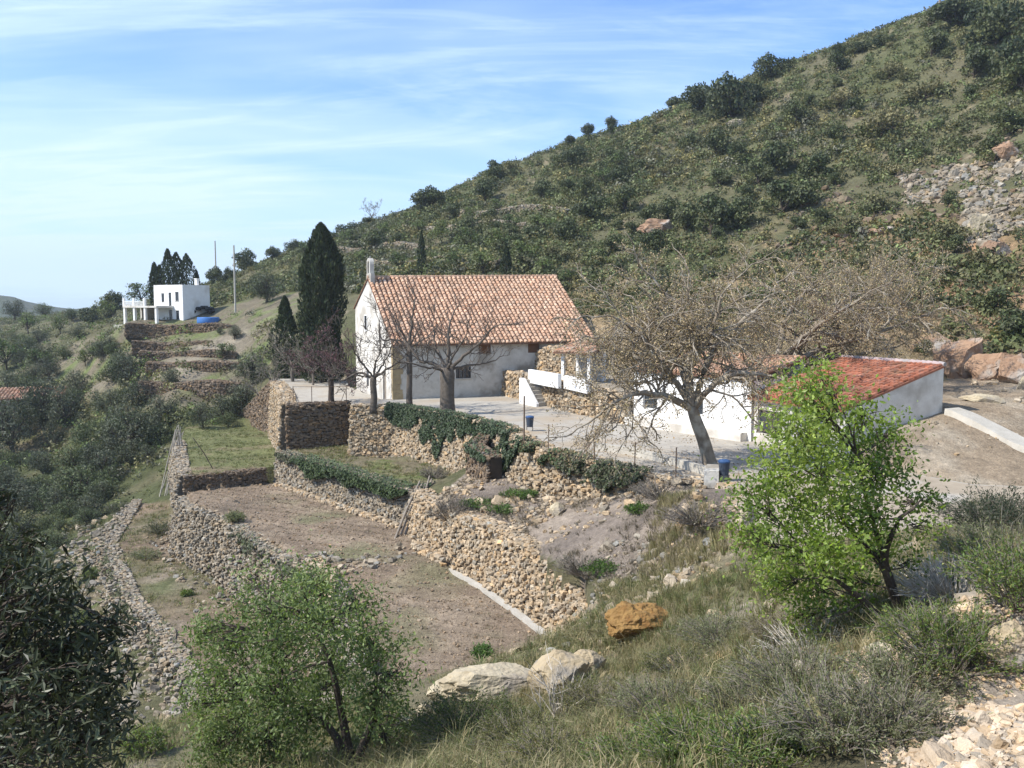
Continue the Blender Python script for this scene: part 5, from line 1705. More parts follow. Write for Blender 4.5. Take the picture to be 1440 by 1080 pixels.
def rk(name, label, cat, px, py, wpx, hpx, dep, m, seed, rz=0.0, y0=6, Y=None, sink=0.15, **kw):
    """a rock whose outline in the picture is about wpx by hpx around (px,py)"""
    q = hit(px, py + hpx * 0.4, y0) if Y is None else P(px, py + hpx * 0.4, Y)
    k = q[1] / FPX
    c = q + [0, 0, hpx * k * (0.5 - sink)]
    return rock(name, label, cat, c, (wpx * k, dep * wpx * k, hpx * k * 1.15), m, seed, rz, **kw)


rk('boulder', 'long pale yellow boulder lying at the near edge of the brown plot', 'boulder', 700, 958, 150, 48, 0.6, 'rock_pale', 3, 0.25)
rk('boulder', 'ochre topped boulder with dark near face leaning against the long pale one', 'boulder', 785, 942, 92, 66, 0.8, 'rock', 6, -0.3)
rk('boulder', 'small flat boulder to the right of the ochre topped one', 'boulder', 830, 932, 56, 40, 0.9, 'rock', 12, 0.2)
rk('boulder', 'rounded yellowish boulder at the left of the long pale one', 'boulder', 637, 978, 72, 40, 0.9, 'rock_pale', 9, 0.5)
rk('boulder', 'small light stone at the lower left end of the row of boulders', 'boulder', 598, 1000, 30, 24, 1.0, 'rock_pale', 15, 0.1)
rk('boulder', 'tiny stone half hidden in grass under the green tree', 'boulder', 572, 1020, 40, 26, 1.0, 'rock', 17, 0.9)
rk('boulder', 'spongy looking orange brown rock in the grass above the slope', 'boulder', 893, 875, 84, 54, 0.8, 'rock_orange', 21, 0.2, rough=0.26, fine=0.17, ffreq=6.0, cuts=5)
rk('boulder', 'large tan boulder with shaded underside at the right edge on the gravel', 'boulder', 1420, 908, 72, 58, 0.9, 'rock', 25, 0.4)
rk('boulder', 'grey tan rock in the scrub under the almond tree stems', 'boulder', 1240, 918, 46, 34, 0.9, 'rock_pale', 28, 1.0)
rk('boulder', 'pale rock under the almond tree foliage beside the road edge', 'boulder', 1048, 728, 34, 46, 0.9, 'rock_pale', 33, 0.3)
rk('boulder', 'pale square stone lying on the rubble slope under the fence', 'boulder', 783, 716, 24, 18, 0.9, 'rock_pale', 36, 0.3, y0=30)
for (px, py, w, h, lab, s, m) in ((1352, 500, 70, 74, 'tall reddish cliff boulder beside the track behind the outbuilding', 41, 'rock_red'), (1395, 508, 64, 60, 'reddish cliff block right of the tall one', 42, 'rock_red'), (1425, 520, 50, 44, 'dark undercut reddish rock at the right edge above the track', 43, 'rock_red'),
                                  (1310, 480, 56, 34, 'tan rock face above the outbuilding roof end', 44, 'rock_red'), (1438, 538, 26, 34, 'light rock cut by the right edge beside the track', 45, 'rock_pale'), (1385, 560, 70, 16, 'low yellow stone lying on the track margin', 46, 'rock_pale'),
                                  (925, 318, 74, 34, 'bare tan rock outcrop in the scrub above the chapel end', 47, 'rock'), (1035, 172, 40, 16, 'white rock under the ridge clump of trees', 48, 'rock_pale'), (1185, 330, 30, 14, 'small bare rock in the middle of the hillside scrub', 49, 'rock'),
                                  (1400, 350, 60, 40, 'brown rock outcrop on the right part of the hillside', 50, 'rock_red'), (1375, 318, 60, 44, 'grey rock rib running down the right part of the hillside', 51, 'rock_pale'), (1308, 30, 14, 20, 'little pale crag just under the hilltop pole', 52, 'rock_pale'),
                                  (1240, 322, 60, 16, 'long low ochre ledge on the hillside', 53, 'rock'), (1420, 210, 60, 44, 'orange earth bank on the hillside near the right edge', 54, 'rock_red'), (735, 350, 26, 14, 'small white rock on the hill above the chapel roof', 55, 'rock_pale')):
    big = s in (41, 42, 43, 44)
    rk('rock_outcrop', lab, 'rock', px, py, w * (1.15 if big else 0.8), h * (1.0 if big else 0.7), 0.6, 'rock_red' if m == 'rock' else m, s, rs.uniform(-0.4, 0.4), 45, group=None, sink=0.3, rough=0.42 if big else 0.34, cuts=14, fine=0.10)

# rubble strewn on the slopes, gravel of the track
mb = MB()
x = rng.uniform(1.2, 9, 60000); y = rng.uniform(2.6, 11.5, 60000)
g = x - 1.75 - (y - 3) * 0.27 + 0.35 * n2(x, y, 0.8, 2, 90)
ok = (g > rng.normal(0.05, 0.12, len(x))) & (x < y * 0.62 + 0.4) & (x > y * 0.3 - 0.2)
x, y = x[ok][:15000], y[ok][:15000]
s = np.clip(np.exp(rng.normal(-3.75, 0.55, len(x))), 0.010, 0.15)
stones(mb, np.stack([x, y, ground(x, y) + s * 0.2], 1), np.stack([s * rng.uniform(0.9, 1.6, len(s)), s, s * rng.uniform(0.5, 0.9, len(s))], 1), tilt=0.3)
tag(mb.build('gravel', M['gravel'], None), kind='stuff')


def strew(name, poly, n, smean, sdev, m, mx=0.6, seed=0, dens=None, z0=0.25):
    poly = np.array(poly)
    lo, hi = poly.min(0), poly.max(0)
    x = rng.uniform(lo[0], hi[0], n * 3); y = rng.uniform(lo[1], hi[1], n * 3)
    ok = inside(poly, x, y)
    if dens is not None:
        ok &= n2(x, y, 0.35, 3, seed + 70) > dens + rng.normal(0, 0.15, len(x))
    x, y = x[ok][:n], y[ok][:n]
    s = np.clip(np.exp(rng.normal(math.log(smean), sdev, len(x))), 0.02, mx)
    b = MB()
    stones(b, np.stack([x, y, ground(x, y) + s * z0 * 0.7], 1), np.stack([s * rng.uniform(0.9, 1.5, len(s)), s, s * rng.uniform(0.5, 0.9, len(s))], 1), tilt=0.3)
    return tag(b.build(name, M[m], None), kind='stuff')


SLOPE = [(-5.2, 58), (-0.5, 48.3), (3.2, 40.2), (5.5, 34.5), (9, 35), (8.2, 44), (7.6, 46), (5.5, 49.5), (1, 57), (-2, 62)]
strew('rubble', SLOPE, 2300, 0.11, 0.55, 'stone_warm', 0.55, 1, -0.15)
strew('rubble', [(-3, 34), (3, 24), (4, 12), (10, 10), (12, 22), (9, 32), (5, 36)], 900, 0.10, 0.6, 'stone_warm', 0.5, 2, 0.05)
strew('rubble', [(-14, 40), (-20, 51), (-24.5, 57), (-31, 70), (-37, 86), (-42, 86), (-36, 66), (-26, 50), (-17, 36)], 2600, 0.17, 0.5, 'stone_grey', 0.6, 3, -0.35)
strew('rubble', [(-9, 36), (-15, 54), (-27, 72), (-30, 74), (-22, 60), (-16, 48), (-12, 36)], 900, 0.14, 0.5, 'stone_grey', 0.5, 4, -0.1)
strew('rubble', [(30, 110), (60, 70), (75, 90), (70, 130), (40, 140)], 700, 0.4, 0.5, 'stone_dark', 1.0, 5, 0.1)
strew('hillside_rubble', SCREE, 2400, 0.34, 0.45, 'stone_grey', 1.2, 6, -0.25)
strew('rubble', [(3.0, 40.5), (2.9, 36), (2.2, 31.5), (4.5, 29), (7.5, 33), (6, 39), (4.4, 42)], 420, 0.12, 0.55, 'stone_grey', 0.45, 8, -0.3)
strew('rubble', [(2.0, 8), (6, 11), (7.5, 16), (3, 17), (0.5, 11)], 420, 0.085, 0.6, 'stone_warm', 0.35, 9, -0.1)
strew('rubble', [(20, 50), (24, 45), (45, 43), (60, 52), (50, 75), (36, 70), (27, 56)], 700, 0.10, 0.6, 'stone_warm', 0.5, 7, 0.1)


# clods of earth on the tilled plot, in rows, and dead leaves under the big plane tree
M['clod'] = mat('earth_clods', (0.27, 0.215, 0.155), (0.21, 0.165, 0.12), 6, 0.95, 0.4, 30, attr=True)
mb = MB()
x, y = rng.uniform(-26, 4, 30000), rng.uniform(30, 76, 30000)
ok = inside(B_poly, x, y) & (np.sin((x * 0.42 + y * 0.91) * 5.2 + 1.5 * n2(x, y, 0.15, 2, 23)) > rng.uniform(-1.2, 1, len(x)))
x, y = x[ok][:7500], y[ok][:7500]
s = np.exp(rng.normal(math.log(0.052), 0.45, len(x)))
stones(mb, np.stack([x, y, ground(x, y) + s * 0.15], 1), np.stack([s * 1.3, s, s * 0.7], 1), tilt=0.4)
tag(mb.build('earth_clods', M['clod'], None), kind='stuff')
strew('rubble', [(-13.5, 53), (-9, 47.5), (-8.2, 49.5), (-5.0, 55.5), (-6, 57), (-9.5, 52.5), (-12.5, 54.5)], 160, 0.16, 0.5, 'stone_grey', 0.5, 10, -0.3)
mb = MB()
n_ = 2600
a_, r_ = rng.uniform(0, 6.28, n_), 9.5 * np.sqrt(rng.uniform(0, 1, n_))
x, y = b1[0] + 1 + r_ * np.cos(a_), b1[1] + 2 + r_ * np.sin(a_)
ok = inside(plaza_poly, x, y) & (n2(x, y, 0.4, 3, 99) > rng.normal(-0.1, 0.25, n_))
x, y = x[ok], y[ok]
leafquads(mb, np.stack([x, y, np.full(len(x), ZP + 0.03)], 1), np.tile([0, 0, 1.0], (len(x), 1)), 0.12, 0.7, 0.25, 0.3, 0, None, np.array([(0.24, 0.16, 0.08), (0.30, 0.21, 0.11), (0.18, 0.12, 0.06)])[rng.integers(0, 3, len(x))])
tag(mb.build('leaf_litter', M['twig'], None), kind='stuff')


# ---------------------------------------------------------------- grass and near shrubs
def grass(name, x, y, blades, h, spread, pal, w=0.012, lean=0.45, z=None):
    z = ground(x, y) if z is None else z
    n = len(x)
    i = np.repeat(np.arange(n), blades)
    N_ = len(i)
    a = rng.uniform(0, 2 * math.pi, N_)
    r0 = spread * np.sqrt(rng.uniform(0, 1, N_))
    hh = (h * np.exp(rng.normal(0, 0.3, n)))[i] * rng.uniform(0.55, 1.15, N_)
    b = np.stack([x[i] + r0 * np.cos(a), y[i] + r0 * np.sin(a), z[i] - 0.03], 1)
    out = np.stack([np.cos(a), np.sin(a), 0 * a], 1) + rng.normal(0, 0.35, (N_, 3)) * [1, 1, 0]
    ln = lean * rng.uniform(0.3, 1.4, N_)
    m = b + out * (hh * ln * 0.35)[:, None] + np.stack([0 * a, 0 * a, hh * 0.6], 1)
    t = b + out * (hh * ln)[:, None] + np.stack([0 * a, 0 * a, hh * np.clip(1.05 - ln * 0.45, 0.3, 1)], 1)
    sd_ = np.stack([-np.sin(a + 0.8), np.cos(a + 0.8), 0 * a], 1)
    ww = w * rng.uniform(0.6, 1.4, N_)[:, None]
    V = np.stack([b - sd_ * ww / 2, b + sd_ * ww / 2, m + sd_ * ww * 0.4, m - sd_ * ww * 0.4, t], 1)
    k = np.arange(N_)[:, None] * 5
    C = (np.array(pal)[rng.integers(0, len(pal), n)])[i] * np.exp(rng.normal(0, 0.22, N_))[:, None]
    mb = MB()
    mb.add(V.reshape(-1, 3), [k + [0, 1, 2, 3], k + [3, 2, 4]], np.repeat(C, 5, 0))
    return tag(mb.build(name, M['lf'], None), kind='stuff')


def pick(poly, n, dens=None, seed=0):
    poly = np.array(poly); lo, hi = poly.min(0), poly.max(0)
    x = rng.uniform(lo[0], hi[0], n * 5); y = rng.uniform(lo[1], hi[1], n * 5)
    ok = inside(poly, x, y)
    if dens is not None:
        ok &= n2(x, y, 0.3, 3, seed + 170) > dens + rng.normal(0, 0.2, len(x))
    return x[ok][:n], y[ok][:n]


DRY = [(0.29, 0.245, 0.125), (0.23, 0.205, 0.10), (0.35, 0.29, 0.165), (0.18, 0.18, 0.075), (0.26, 0.22, 0.12)]
GRN = [(0.14, 0.17, 0.06), (0.12, 0.145, 0.052), (0.17, 0.185, 0.075), (0.20, 0.185, 0.085)]
NEAR = [(-3.6, 17.5), (-1.6, 11.5), (-0.4, 8), (1.2, 6.5), (2.4, 6.5), (3.3, 9), (5.5, 11), (9, 18), (8.6, 29), (4.8, 30), (2.2, 24.6), (-1.6, 22.8)]
x, y = pick(NEAR, 2600, -0.25, 1)
grass('dry_grass', x, y, 30, 0.34, 0.18, DRY + DRY + GRN, 0.012, 0.7)
x, y = pick(NEAR, 900, 0.05, 2)
grass('green_grass', x, y, 28, 0.30, 0.18, GRN, 0.013, 0.6)
x, y = pick([(4.5, 31), (9, 30), (8, 39), (7.4, 44), (5.5, 38)], 700, -0.3, 3)
grass('dry_grass', x, y, 22, 0.34, 0.2, DRY + [(0.25, 0.21, 0.13)], 0.02)
x, y = pick([(6, 10), (11, 13), (16, 24), (15, 31), (9, 31), (8, 20)], 1500, -0.3, 4)
grass('dry_grass', x, y, 22, 0.40, 0.2, DRY + [(0.22, 0.20, 0.15)], 0.014)
x, y = pick([(-3, 30.5), (0.3, 30.5), (3.4, 34), (3.6, 38), (6, 36), (5.5, 30), (3, 25), (-1, 24)], 1100, -0.35, 12)
grass('dry_grass', x, y, 20, 0.34, 0.22, DRY + DRY + GRN, 0.02, 0.8)
x, y = pick(SLOPE, 800, -0.1, 5)
grass('dry_weeds', x, y, 16, 0.22, 0.2, [(0.20, 0.165, 0.12), (0.16, 0.135, 0.10), (0.24, 0.20, 0.14)], 0.025, 0.9)
x, y = pick(B_poly[:, :2], 1500, -0.15, 6)
grass('field_weeds', x, y, 10, 0.10, 0.12, [(0.22, 0.175, 0.11), (0.27, 0.22, 0.14), (0.15, 0.14, 0.07)], 0.02, 1.1)
x, y = pick(D_poly[:, :2], 1300, -0.15, 7)
grass('field_weeds', x, y, 14, 0.25, 0.2, DRY + GRN, 0.03, 0.9)
x, y = pick(G_poly[:, :2], 900, -0.4, 8)
grass('meadow_grass', x, y, 12, 0.16, 0.3, [(0.15, 0.165, 0.06), (0.17, 0.17, 0.075), (0.12, 0.15, 0.05)], 0.04, 0.8)
x, y = pick(A_poly[:, :2], 700, -0.2, 9)
grass('terrace_grass', x, y, 14, 0.2, 0.25, DRY + GRN, 0.035, 0.9)
x, y = pick([(-13, 36), (-20, 50), (-36, 84), (-48, 84), (-40, 56), (-24, 34)], 1500, -0.2, 10)
grass('slope_grass', x, y, 14, 0.3, 0.3, DRY + GRN, 0.04, 0.8)
x, y = pick([(-14, 36), (-5, 30), (-2, 22), (-3.6, 17.5), (-12, 17), (-20, 28)], 1700, -0.3, 11)
grass('slope_grass', x, y, 20, 0.35, 0.25, DRY + GRN, 0.018, 0.7)


def twig_shrub(name, label, cat, loc, R_, H, stems, leaves, size, pal, mleaf='lf_mid', bark='bark_grey', aspect=0.3, group=None, up=0.5, bare=0.0, twr=0.006):
    """shrub of many thin stems fanning out of one base"""
    t = thing(name, label, cat, loc, 0, group)
    mb = MB()
    pts_all, dir_all = [], []
    for i in range(stems):
        a = rng.uniform(0, 6.28); q = math.sqrt(rng.uniform(0.02, 1))
        tip = np.array([R_ * q * math.cos(a), R_ * q * math.sin(a), H * rng.uniform(0.55, 1.0) * math.sqrt(max(0.15, 1 - 0.75 * q * q))])
        b0 = np.array([tip[0] * 0.25, tip[1] * 0.25, -0.05])
        p = limb_path(b0, tip, rng.normal(0, 0.06, 3) * H + np.array([0, 0, up * 0.2 * H]), 6)
        tube(mb, p, twr * np.linspace(1.6, 0.5, 6), 3)
        for _ in range(2):
            k = rng.integers(2, 5)
            e = p[k] + (p[5] - p[k]) * 0.8 + rng.normal(0, 0.14, 3) * H
            tube(mb, limb_path(p[k], e, rng.normal(0, 0.02, 3) * H, 4), twr * 0.7 * np.linspace(1, 0.4, 4), 3)
            pts_all.append(np.linspace(p[k], e, 6)); dir_all.append(np.tile(e - p[k], (6, 1)))
        pts_all.append(p[2:]); dir_all.append(np.gradient(p, axis=0)[2:])
    mb.build('stems', M[bark], t)
    if leaves:
        pp, dd = np.concatenate(pts_all), np.concatenate(dir_all)
        k = rng.integers(0, len(pp), leaves)
        c = pp[k] + rng.normal(0, size * 0.55, (leaves, 3))
        al_ = dd[k] / (np.linalg.norm(dd[k], axis=1, keepdims=True) + 1e-6) + rng.normal(0, 0.55, (leaves, 3))
        b = MB()
        leafquads(b, c, rng.normal(0, 1, (leaves, 3)), size, aspect, 0.3, 0.28, 0.0, al_, np.array(pal)[rng.integers(0, len(pal), leaves)])
        b.build('foliage', M[mleaf], t)
    return t


BROOM = [(0.165, 0.18, 0.09), (0.135, 0.155, 0.072), (0.20, 0.205, 0.115), (0.235, 0.22, 0.14)]
LUSH = [(0.13, 0.18, 0.05), (0.10, 0.15, 0.042), (0.19, 0.20, 0.06)]
for (px, py, R_, H, st, nl, sz, pal, lab, nm) in (
        (1335, 935, 0.75, 0.62, 150, 5200, 0.035, LUSH, 'dense green bush between the almond trunk and the tan boulder', 'bush'),
        (1270, 985, 0.62, 0.50, 120, 3600, 0.034, BROOM, 'grey green bush left of the gravel track edge', 'bush'),
        (1120, 985, 0.85, 0.62, 170, 4200, 0.032, BROOM, 'wide grey green broom bush in the middle of the scrub below the almond tree', 'broom_shrub'),
        (1180, 1050, 0.62, 0.50, 120, 3200, 0.030, BROOM, 'grey green broom bush at the bottom edge near the gravel', 'broom_shrub'),
        (1040, 1010, 0.60, 0.46, 110, 2600, 0.032, BROOM, 'thin grey broom bush left of the wide one', 'broom_shrub'),
        (985, 1075, 0.60, 0.42, 110, 4200, 0.036, LUSH, 'yellow green leafy bush at the bottom edge of the photo', 'bush'),
        (890, 1080, 0.55, 0.36, 90, 3000, 0.036, LUSH, 'low yellow green leafy bush at the bottom edge, left of another', 'bush'),
        (1075, 1075, 0.45, 0.34, 80, 2400, 0.034, LUSH, 'small leafy bush at the bottom edge under the broom', 'bush'),
        (1010, 905, 1.1, 0.6, 130, 3000, 0.05, BROOM, 'low grey bush on the slope right of the orange rock', 'bush'),
        (960, 950, 0.9, 0.55, 120, 3200, 0.05, [(0.13, 0.14, 0.055), (0.16, 0.15, 0.06), (0.10, 0.115, 0.045)], 'ochre green bush below the orange rock', 'bush'),
        (660, 1040, 1.3, 0.9, 150, 5200, 0.06, [(0.09, 0.12, 0.04), (0.12, 0.13, 0.05), (0.075, 0.10, 0.035)], 'green bush just in front of the long pale boulder', 'bush'),
        (735, 1060, 0.9, 0.6, 120, 3600, 0.05, [(0.12, 0.125, 0.05), (0.15, 0.14, 0.065)], 'olive bush at the bottom below the bare white shrub', 'bush'),
        (1395, 800, 1.0, 0.75, 120, 3600, 0.05, BROOM, 'grey green bush above the heap of dead branches', 'bush'),
        (1410, 765, 1.5, 1.2, 150, 4200, 0.07, [(0.05, 0.065, 0.04), (0.075, 0.085, 0.055)], 'dark blue green bush at the right edge above the track', 'bush'),
        (1395, 735, 1.2, 1.1, 130, 3200, 0.06, [(0.12, 0.135, 0.055), (0.15, 0.15, 0.07)], 'light olive bush at the road edge on the right', 'bush'),
        (930, 1010, 0.75, 0.5, 130, 3200, 0.036, BROOM, 'grey green bush in the dry grass below the ochre green one', 'bush'),
        (1110, 910, 0.8, 0.5, 120, 2800, 0.036, [(0.20, 0.17, 0.09), (0.16, 0.15, 0.07), (0.24, 0.20, 0.12)], 'straw coloured dry bush under the left side of the almond tree', 'bush'),
        (840, 1000, 1.0, 0.6, 130, 3200, 0.05, [(0.20, 0.175, 0.085), (0.17, 0.165, 0.07), (0.13, 0.14, 0.055)], 'straw and olive bush right of the bare white shrub', 'bush'),
        (1250, 1040, 0.5, 0.42, 100, 2400, 0.032, [(0.19, 0.18, 0.11), (0.15, 0.155, 0.085)], 'pale dry bush touching the gravel', 'bush'),
        (780, 1078, 0.7, 0.42, 110, 3000, 0.042, [(0.14, 0.15, 0.06), (0.18, 0.165, 0.075)], 'low olive bush cut by the bottom edge', 'bush'),
        (1440, 850, 0.8, 0.6, 110, 3000, 0.045, LUSH, 'green bush cut by the right edge above the boulder', 'bush')):
    q = hit(px, py, 4.5)
    twig_shrub(nm, lab, 'bush', q, R_ * 1.1, H * 1.05, st, nl * 2, sz * 1.05, pal, group=None)
q = hit(1345, 850, 8)
twig_shrub('dead_branches', 'heap of dead silvery branches right of the almond trunk', 'branches', q, 1.25, 0.75, 220, 0, 0.03, BROOM, bark='bark_pale', up=0.2, twr=0.008)
q = hit(790, 1008, 8)
twig_shrub('bare_shrub', 'leafless whitish shrub standing before the boulders', 'shrub', q, 0.75, 1.35, 22, 0, 0.03, BROOM, bark='bark_pale', up=0.1, twr=0.012)
q = hit(1140, 930, 8)
twig_shrub('bare_shrub', 'grey leafless twigs in the scrub under the almond foliage', 'shrub', q, 0.9, 0.6, 60, 300, 0.03, BROOM, bark='bark_pale', up=0.2, twr=0.007)
q = PZ(678, 930, ZB)
twig_shrub('bush', 'single small round green bush growing in the brown plot', 'bush', q, 0.42, 0.75, 60, 1500, 0.12, [(0.07, 0.13, 0.03), (0.10, 0.165, 0.045)], aspect=0.45)
for (px, py, R_, H, lab, pal) in ((205, 1062, 0.7, 1.0, 'bright green bush at the bottom left behind the olive leaves', LUSH), (130, 815, 0.7, 1.0, 'small bright green bush by the tumbled wall', LUSH), (262, 838, 0.35, 0.3, 'tiny light green tuft on the lowest strip', LUSH),
                                  (205, 785, 1.3, 0.7, 'grey green weedy bush on the stones of the lowest strip', BROOM), (225, 750, 1.5, 0.9, 'dark weedy bush beside the tall garden wall on the lowest strip', [(0.075, 0.09, 0.045), (0.10, 0.105, 0.06)]), (330, 745, 0.8, 0.7, 'grey weed bush hanging on the upper part of the garden wall', BROOM),
                                  (170, 720, 1.6, 1.0, 'dark bush at the far end of the lowest strip', [(0.06, 0.08, 0.035), (0.08, 0.09, 0.045)]), (110, 880, 1.2, 1.0, 'green shrub on the slope under the tumbled wall', LUSH), (60, 790, 1.6, 1.2, 'green shrub on the valley slope left of the tumbled wall', [(0.09, 0.13, 0.035), (0.11, 0.14, 0.05)])):
    q = hit(px, py, 20)
    twig_shrub('bush', lab, 'bush', q, R_, H, 70, 1600, 0.13, pal, twr=0.012)
for (px, py, R_, lab) in ((725, 700, 1.1, 'bright green mat of plants in front of the dark pit, right of another'), (672, 712, 1.3, 'green mat of plants right beside the dark pit'), (745, 700, 0.6, 'small round green cushion plant on the rubble slope'), (845, 805, 1.0, 'green weed patch low on the rubble slope'), (896, 722, 0.7, 'dark green weed on the upper rubble slope'), (705, 722, 0.9, 'green weed patch near the top of the ochre wall')):
    q = hit(px, py, 30)
    twig_shrub('weed_clump', lab, 'plant', q, R_, 0.45, 60, 1500, 0.10, [(0.085, 0.15, 0.03), (0.11, 0.165, 0.045), (0.07, 0.12, 0.03)], twr=0.01, aspect=0.5)
for (px, py, R_, H, n, lab) in ((635, 765, 1.5, 1.5, 120, 'grey leafless bush hanging over the top of the ochre garden wall'), (985, 735, 1.9, 0.9, 120, 'tangle of dry brown brambles on the upper slope'), (820, 815, 1.5, 0.9, 110, 'brown dry bramble tangle at the low end of the ochre wall'), (610, 672, 1.3, 0.8, 90, 'dark reddish dry bramble over the pit'), (930, 700, 1.8, 0.9, 110, 'grey dry brambles under the fence posts')):
    q = hit(px, py, 30)
    twig_shrub('dry_bramble', lab, 'bush', q, R_, H, n, 700, 0.09, [(0.17, 0.14, 0.10), (0.13, 0.115, 0.08), (0.11, 0.11, 0.07)], 'twig', 'bark_grey', 0.4, up=0.1, twr=0.014)


# ---------------------------------------------------------------- ivy on the walls
def ivy(name, label, key, f0, f1, drop, n, over=0.5, size=0.17, pal=None, dens=-0.25, seed=0, thick=0.28, cat='ivy'):
    p, L, side, batter, _ = W[key]
    s = rng.uniform(f0, f1, n) * L[-1]
    q, t = wall_at(p, L, s)
    nn = np.stack([t[:, 1], -t[:, 0]], -1) * side
    fr = (s / L[-1] - f0) / (f1 - f0)
    dmax = drop * np.clip(0.65 + 0.7 * n2(s, s * 0, 0.45, 3, seed + 200), 0.1, 1.3) * np.sin(np.clip(fr, 0.02, 0.98) * math.pi) ** 0.35
    d = dmax * rng.uniform(-0.12, 1, n)
    ok = n2(s, d + 30, 0.9, 3, seed + 210) > dens - 0.3 * (d < 0.4)
    top = d < 0
    depth = np.where(top, -rng.uniform(-0.1, over + 0.1, n), 0)
    z = q[:, 2] - np.maximum(d, 0) + np.where(top, rng.uniform(0.02, 0.30, n), 0)
    off = batter * np.maximum(d, 0) + thick * (0.25 + 0.75 * rng.uniform(0, 1, n)) * (0.6 + 0.8 * (n2(s, d, 1.3, 2, seed + 220) * 0.5 + 0.5)) + depth
    c = np.concatenate([q[:, :2] + nn * off[:, None], z[:, None]], 1)[ok]
    nr = np.concatenate([nn, np.where(top, 1.2, 0.35)[:, None]], 1)[ok]
    pal = pal or [(0.048, 0.072, 0.032), (0.062, 0.088, 0.042), (0.04, 0.06, 0.028), (0.085, 0.10, 0.06)]
    mb = MB()
    o = p[0].copy()
    leafquads(mb, c, nr, size, 0.75, 0.55, 0.3, 0.2, None, np.array(pal)[rng.integers(0, len(pal), len(c))])
    mb.build(name, M['lf'], None, False, (o[0], o[1], o[2]))
    return tag(bpy.data.objects[-1] if False else COL.objects[-1], label, cat)


ivy('ivy', 'thick dark ivy curtain over the light rubble wall below the mulberry', 'ivy', 0.14, 0.76, 3.9, 22000, 0.7, seed=1, dens=-0.5)
ivy('ivy', 'grey green ivy mass at the right end of the light rubble wall', 'ivy', 0.70, 1.0, 3.2, 7500, 0.7, seed=2)
ivy('ivy', 'dark ivy cap hanging over the left end of the ochre wall under the fence', 'plaza', 0.0, 0.24, 1.9, 5000, 0.8, seed=3, thick=0.5)
ivy('ivy', 'bushy green and rusty creeper over the middle of the ochre wall under the fence', 'plaza', 0.30, 0.56, 1.6, 8000, 0.9, seed=4, thick=0.7, pal=[(0.055, 0.08, 0.032), (0.075, 0.10, 0.042), (0.13, 0.095, 0.05)])
ivy('ivy', 'greyish creeper over the right part of the ochre wall under the fence', 'plaza', 0.54, 0.9, 1.4, 8000, 0.9, seed=5, thick=0.6, pal=[(0.075, 0.085, 0.045), (0.11, 0.10, 0.065), (0.06, 0.08, 0.035)])
ivy('ivy', 'long dark green hedge of ivy along the top of the grey garden wall', 'AB', 0.20, 0.98, 1.1, 16000, 1.3, seed=6, thick=0.75, dens=-0.6, pal=[(0.055, 0.08, 0.03), (0.075, 0.10, 0.04), (0.045, 0.065, 0.026)])
ivy('ivy', 'ivy hanging into the dark pit', 'pit', 0.0, 1.0, 1.6, 3000, 0.8, seed=7, thick=0.4)
ivy('ivy', 'ivy covering the short wall stub beside the pit', 'spur', 0.0, 1.0, 1.2, 2600, 0.8, seed=8, thick=0.3)
ivy('creeper', 'grey weeds hanging from the weedy garden wall', 'BD', 0.30, 0.62, 1.0, 2600, 0.5, seed=9, thick=0.35, dens=0.05, pal=[(0.10, 0.105, 0.06), (0.13, 0.125, 0.08), (0.075, 0.09, 0.045)], cat='creeper')
ivy('creeper', 'dark bush of ivy on the wall corner behind the green foreground tree', 'BD', 0.62, 0.78, 1.2, 2600, 1.2, seed=10, thick=0.8, dens=-0.4, cat='creeper')
ivy('creeper', 'patchy grey green weeds growing over the long tumbled wall', 'DE', 0.15, 0.95, 1.6, 5000, 0.7, seed=12, thick=0.3, dens=0.12, size=0.15, pal=[(0.11, 0.115, 0.06), (0.14, 0.135, 0.08), (0.085, 0.10, 0.045)], cat='creeper')
ivy('creeper', 'dry grey creeper at the left top of the overgrown terrace wall', 'AB', 0.02, 0.22, 0.7, 1800, 0.8, seed=11, thick=0.4, pal=[(0.12, 0.115, 0.075), (0.09, 0.10, 0.055)], cat='creeper')


# ---------------------------------------------------------------- fence, bins, kerbs, poles and small things
def wire_fence():
    posts = [(737, 622, 66, 0.055), (771, 632, 36, 0.035), (836, 646, 36, 0.04), (892, 659, 38, 0.035), (950, 672, 44, 0.035)]
    b0 = PZ(posts[0][0], posts[0][1], ZP)
    t = thing('wire_fence', 'line of thin rusty fence posts with wire along the forecourt edge', 'fence', b0)
    tops = []
    for (a, b, h, r) in posts:
        q = PZ(a, b, ZP); k = q[1] / FPX
        m = MB(); tube(m, [q - b0 - [0, 0, 0.4], q - b0 + [rng.normal(0, .03), 0, h * k]], [r, r * 0.9], 7)
        m.build('post', M['metal'], t)
        tops.append((q - b0, min(h, 40) * k))
    q = tops[2][0]
    m = MB(); tube(m, [q + [-0.9, -0.1, 0.0], q + [0, 0, 1.2]], [0.04, 0.035], 6); m.build('brace', M['metal'], t)
    m = MB()
    for f in (0.35, 0.65, 0.95):
        for (a, ha), (b, hb) in zip(tops[:-1], tops[1:]):
            tt = np.linspace(0, 1, 7)[:, None]
            p = (a + [0, 0, ha * f]) * (1 - tt) + (b + [0, 0, hb * f]) * tt
            p[:, 2] -= 0.05 * np.sin(tt[:, 0] * math.pi)
            tube(m, p, np.full(7, 0.006), 3)
    m.build('wire', M['metal'], t)


wire_fence()


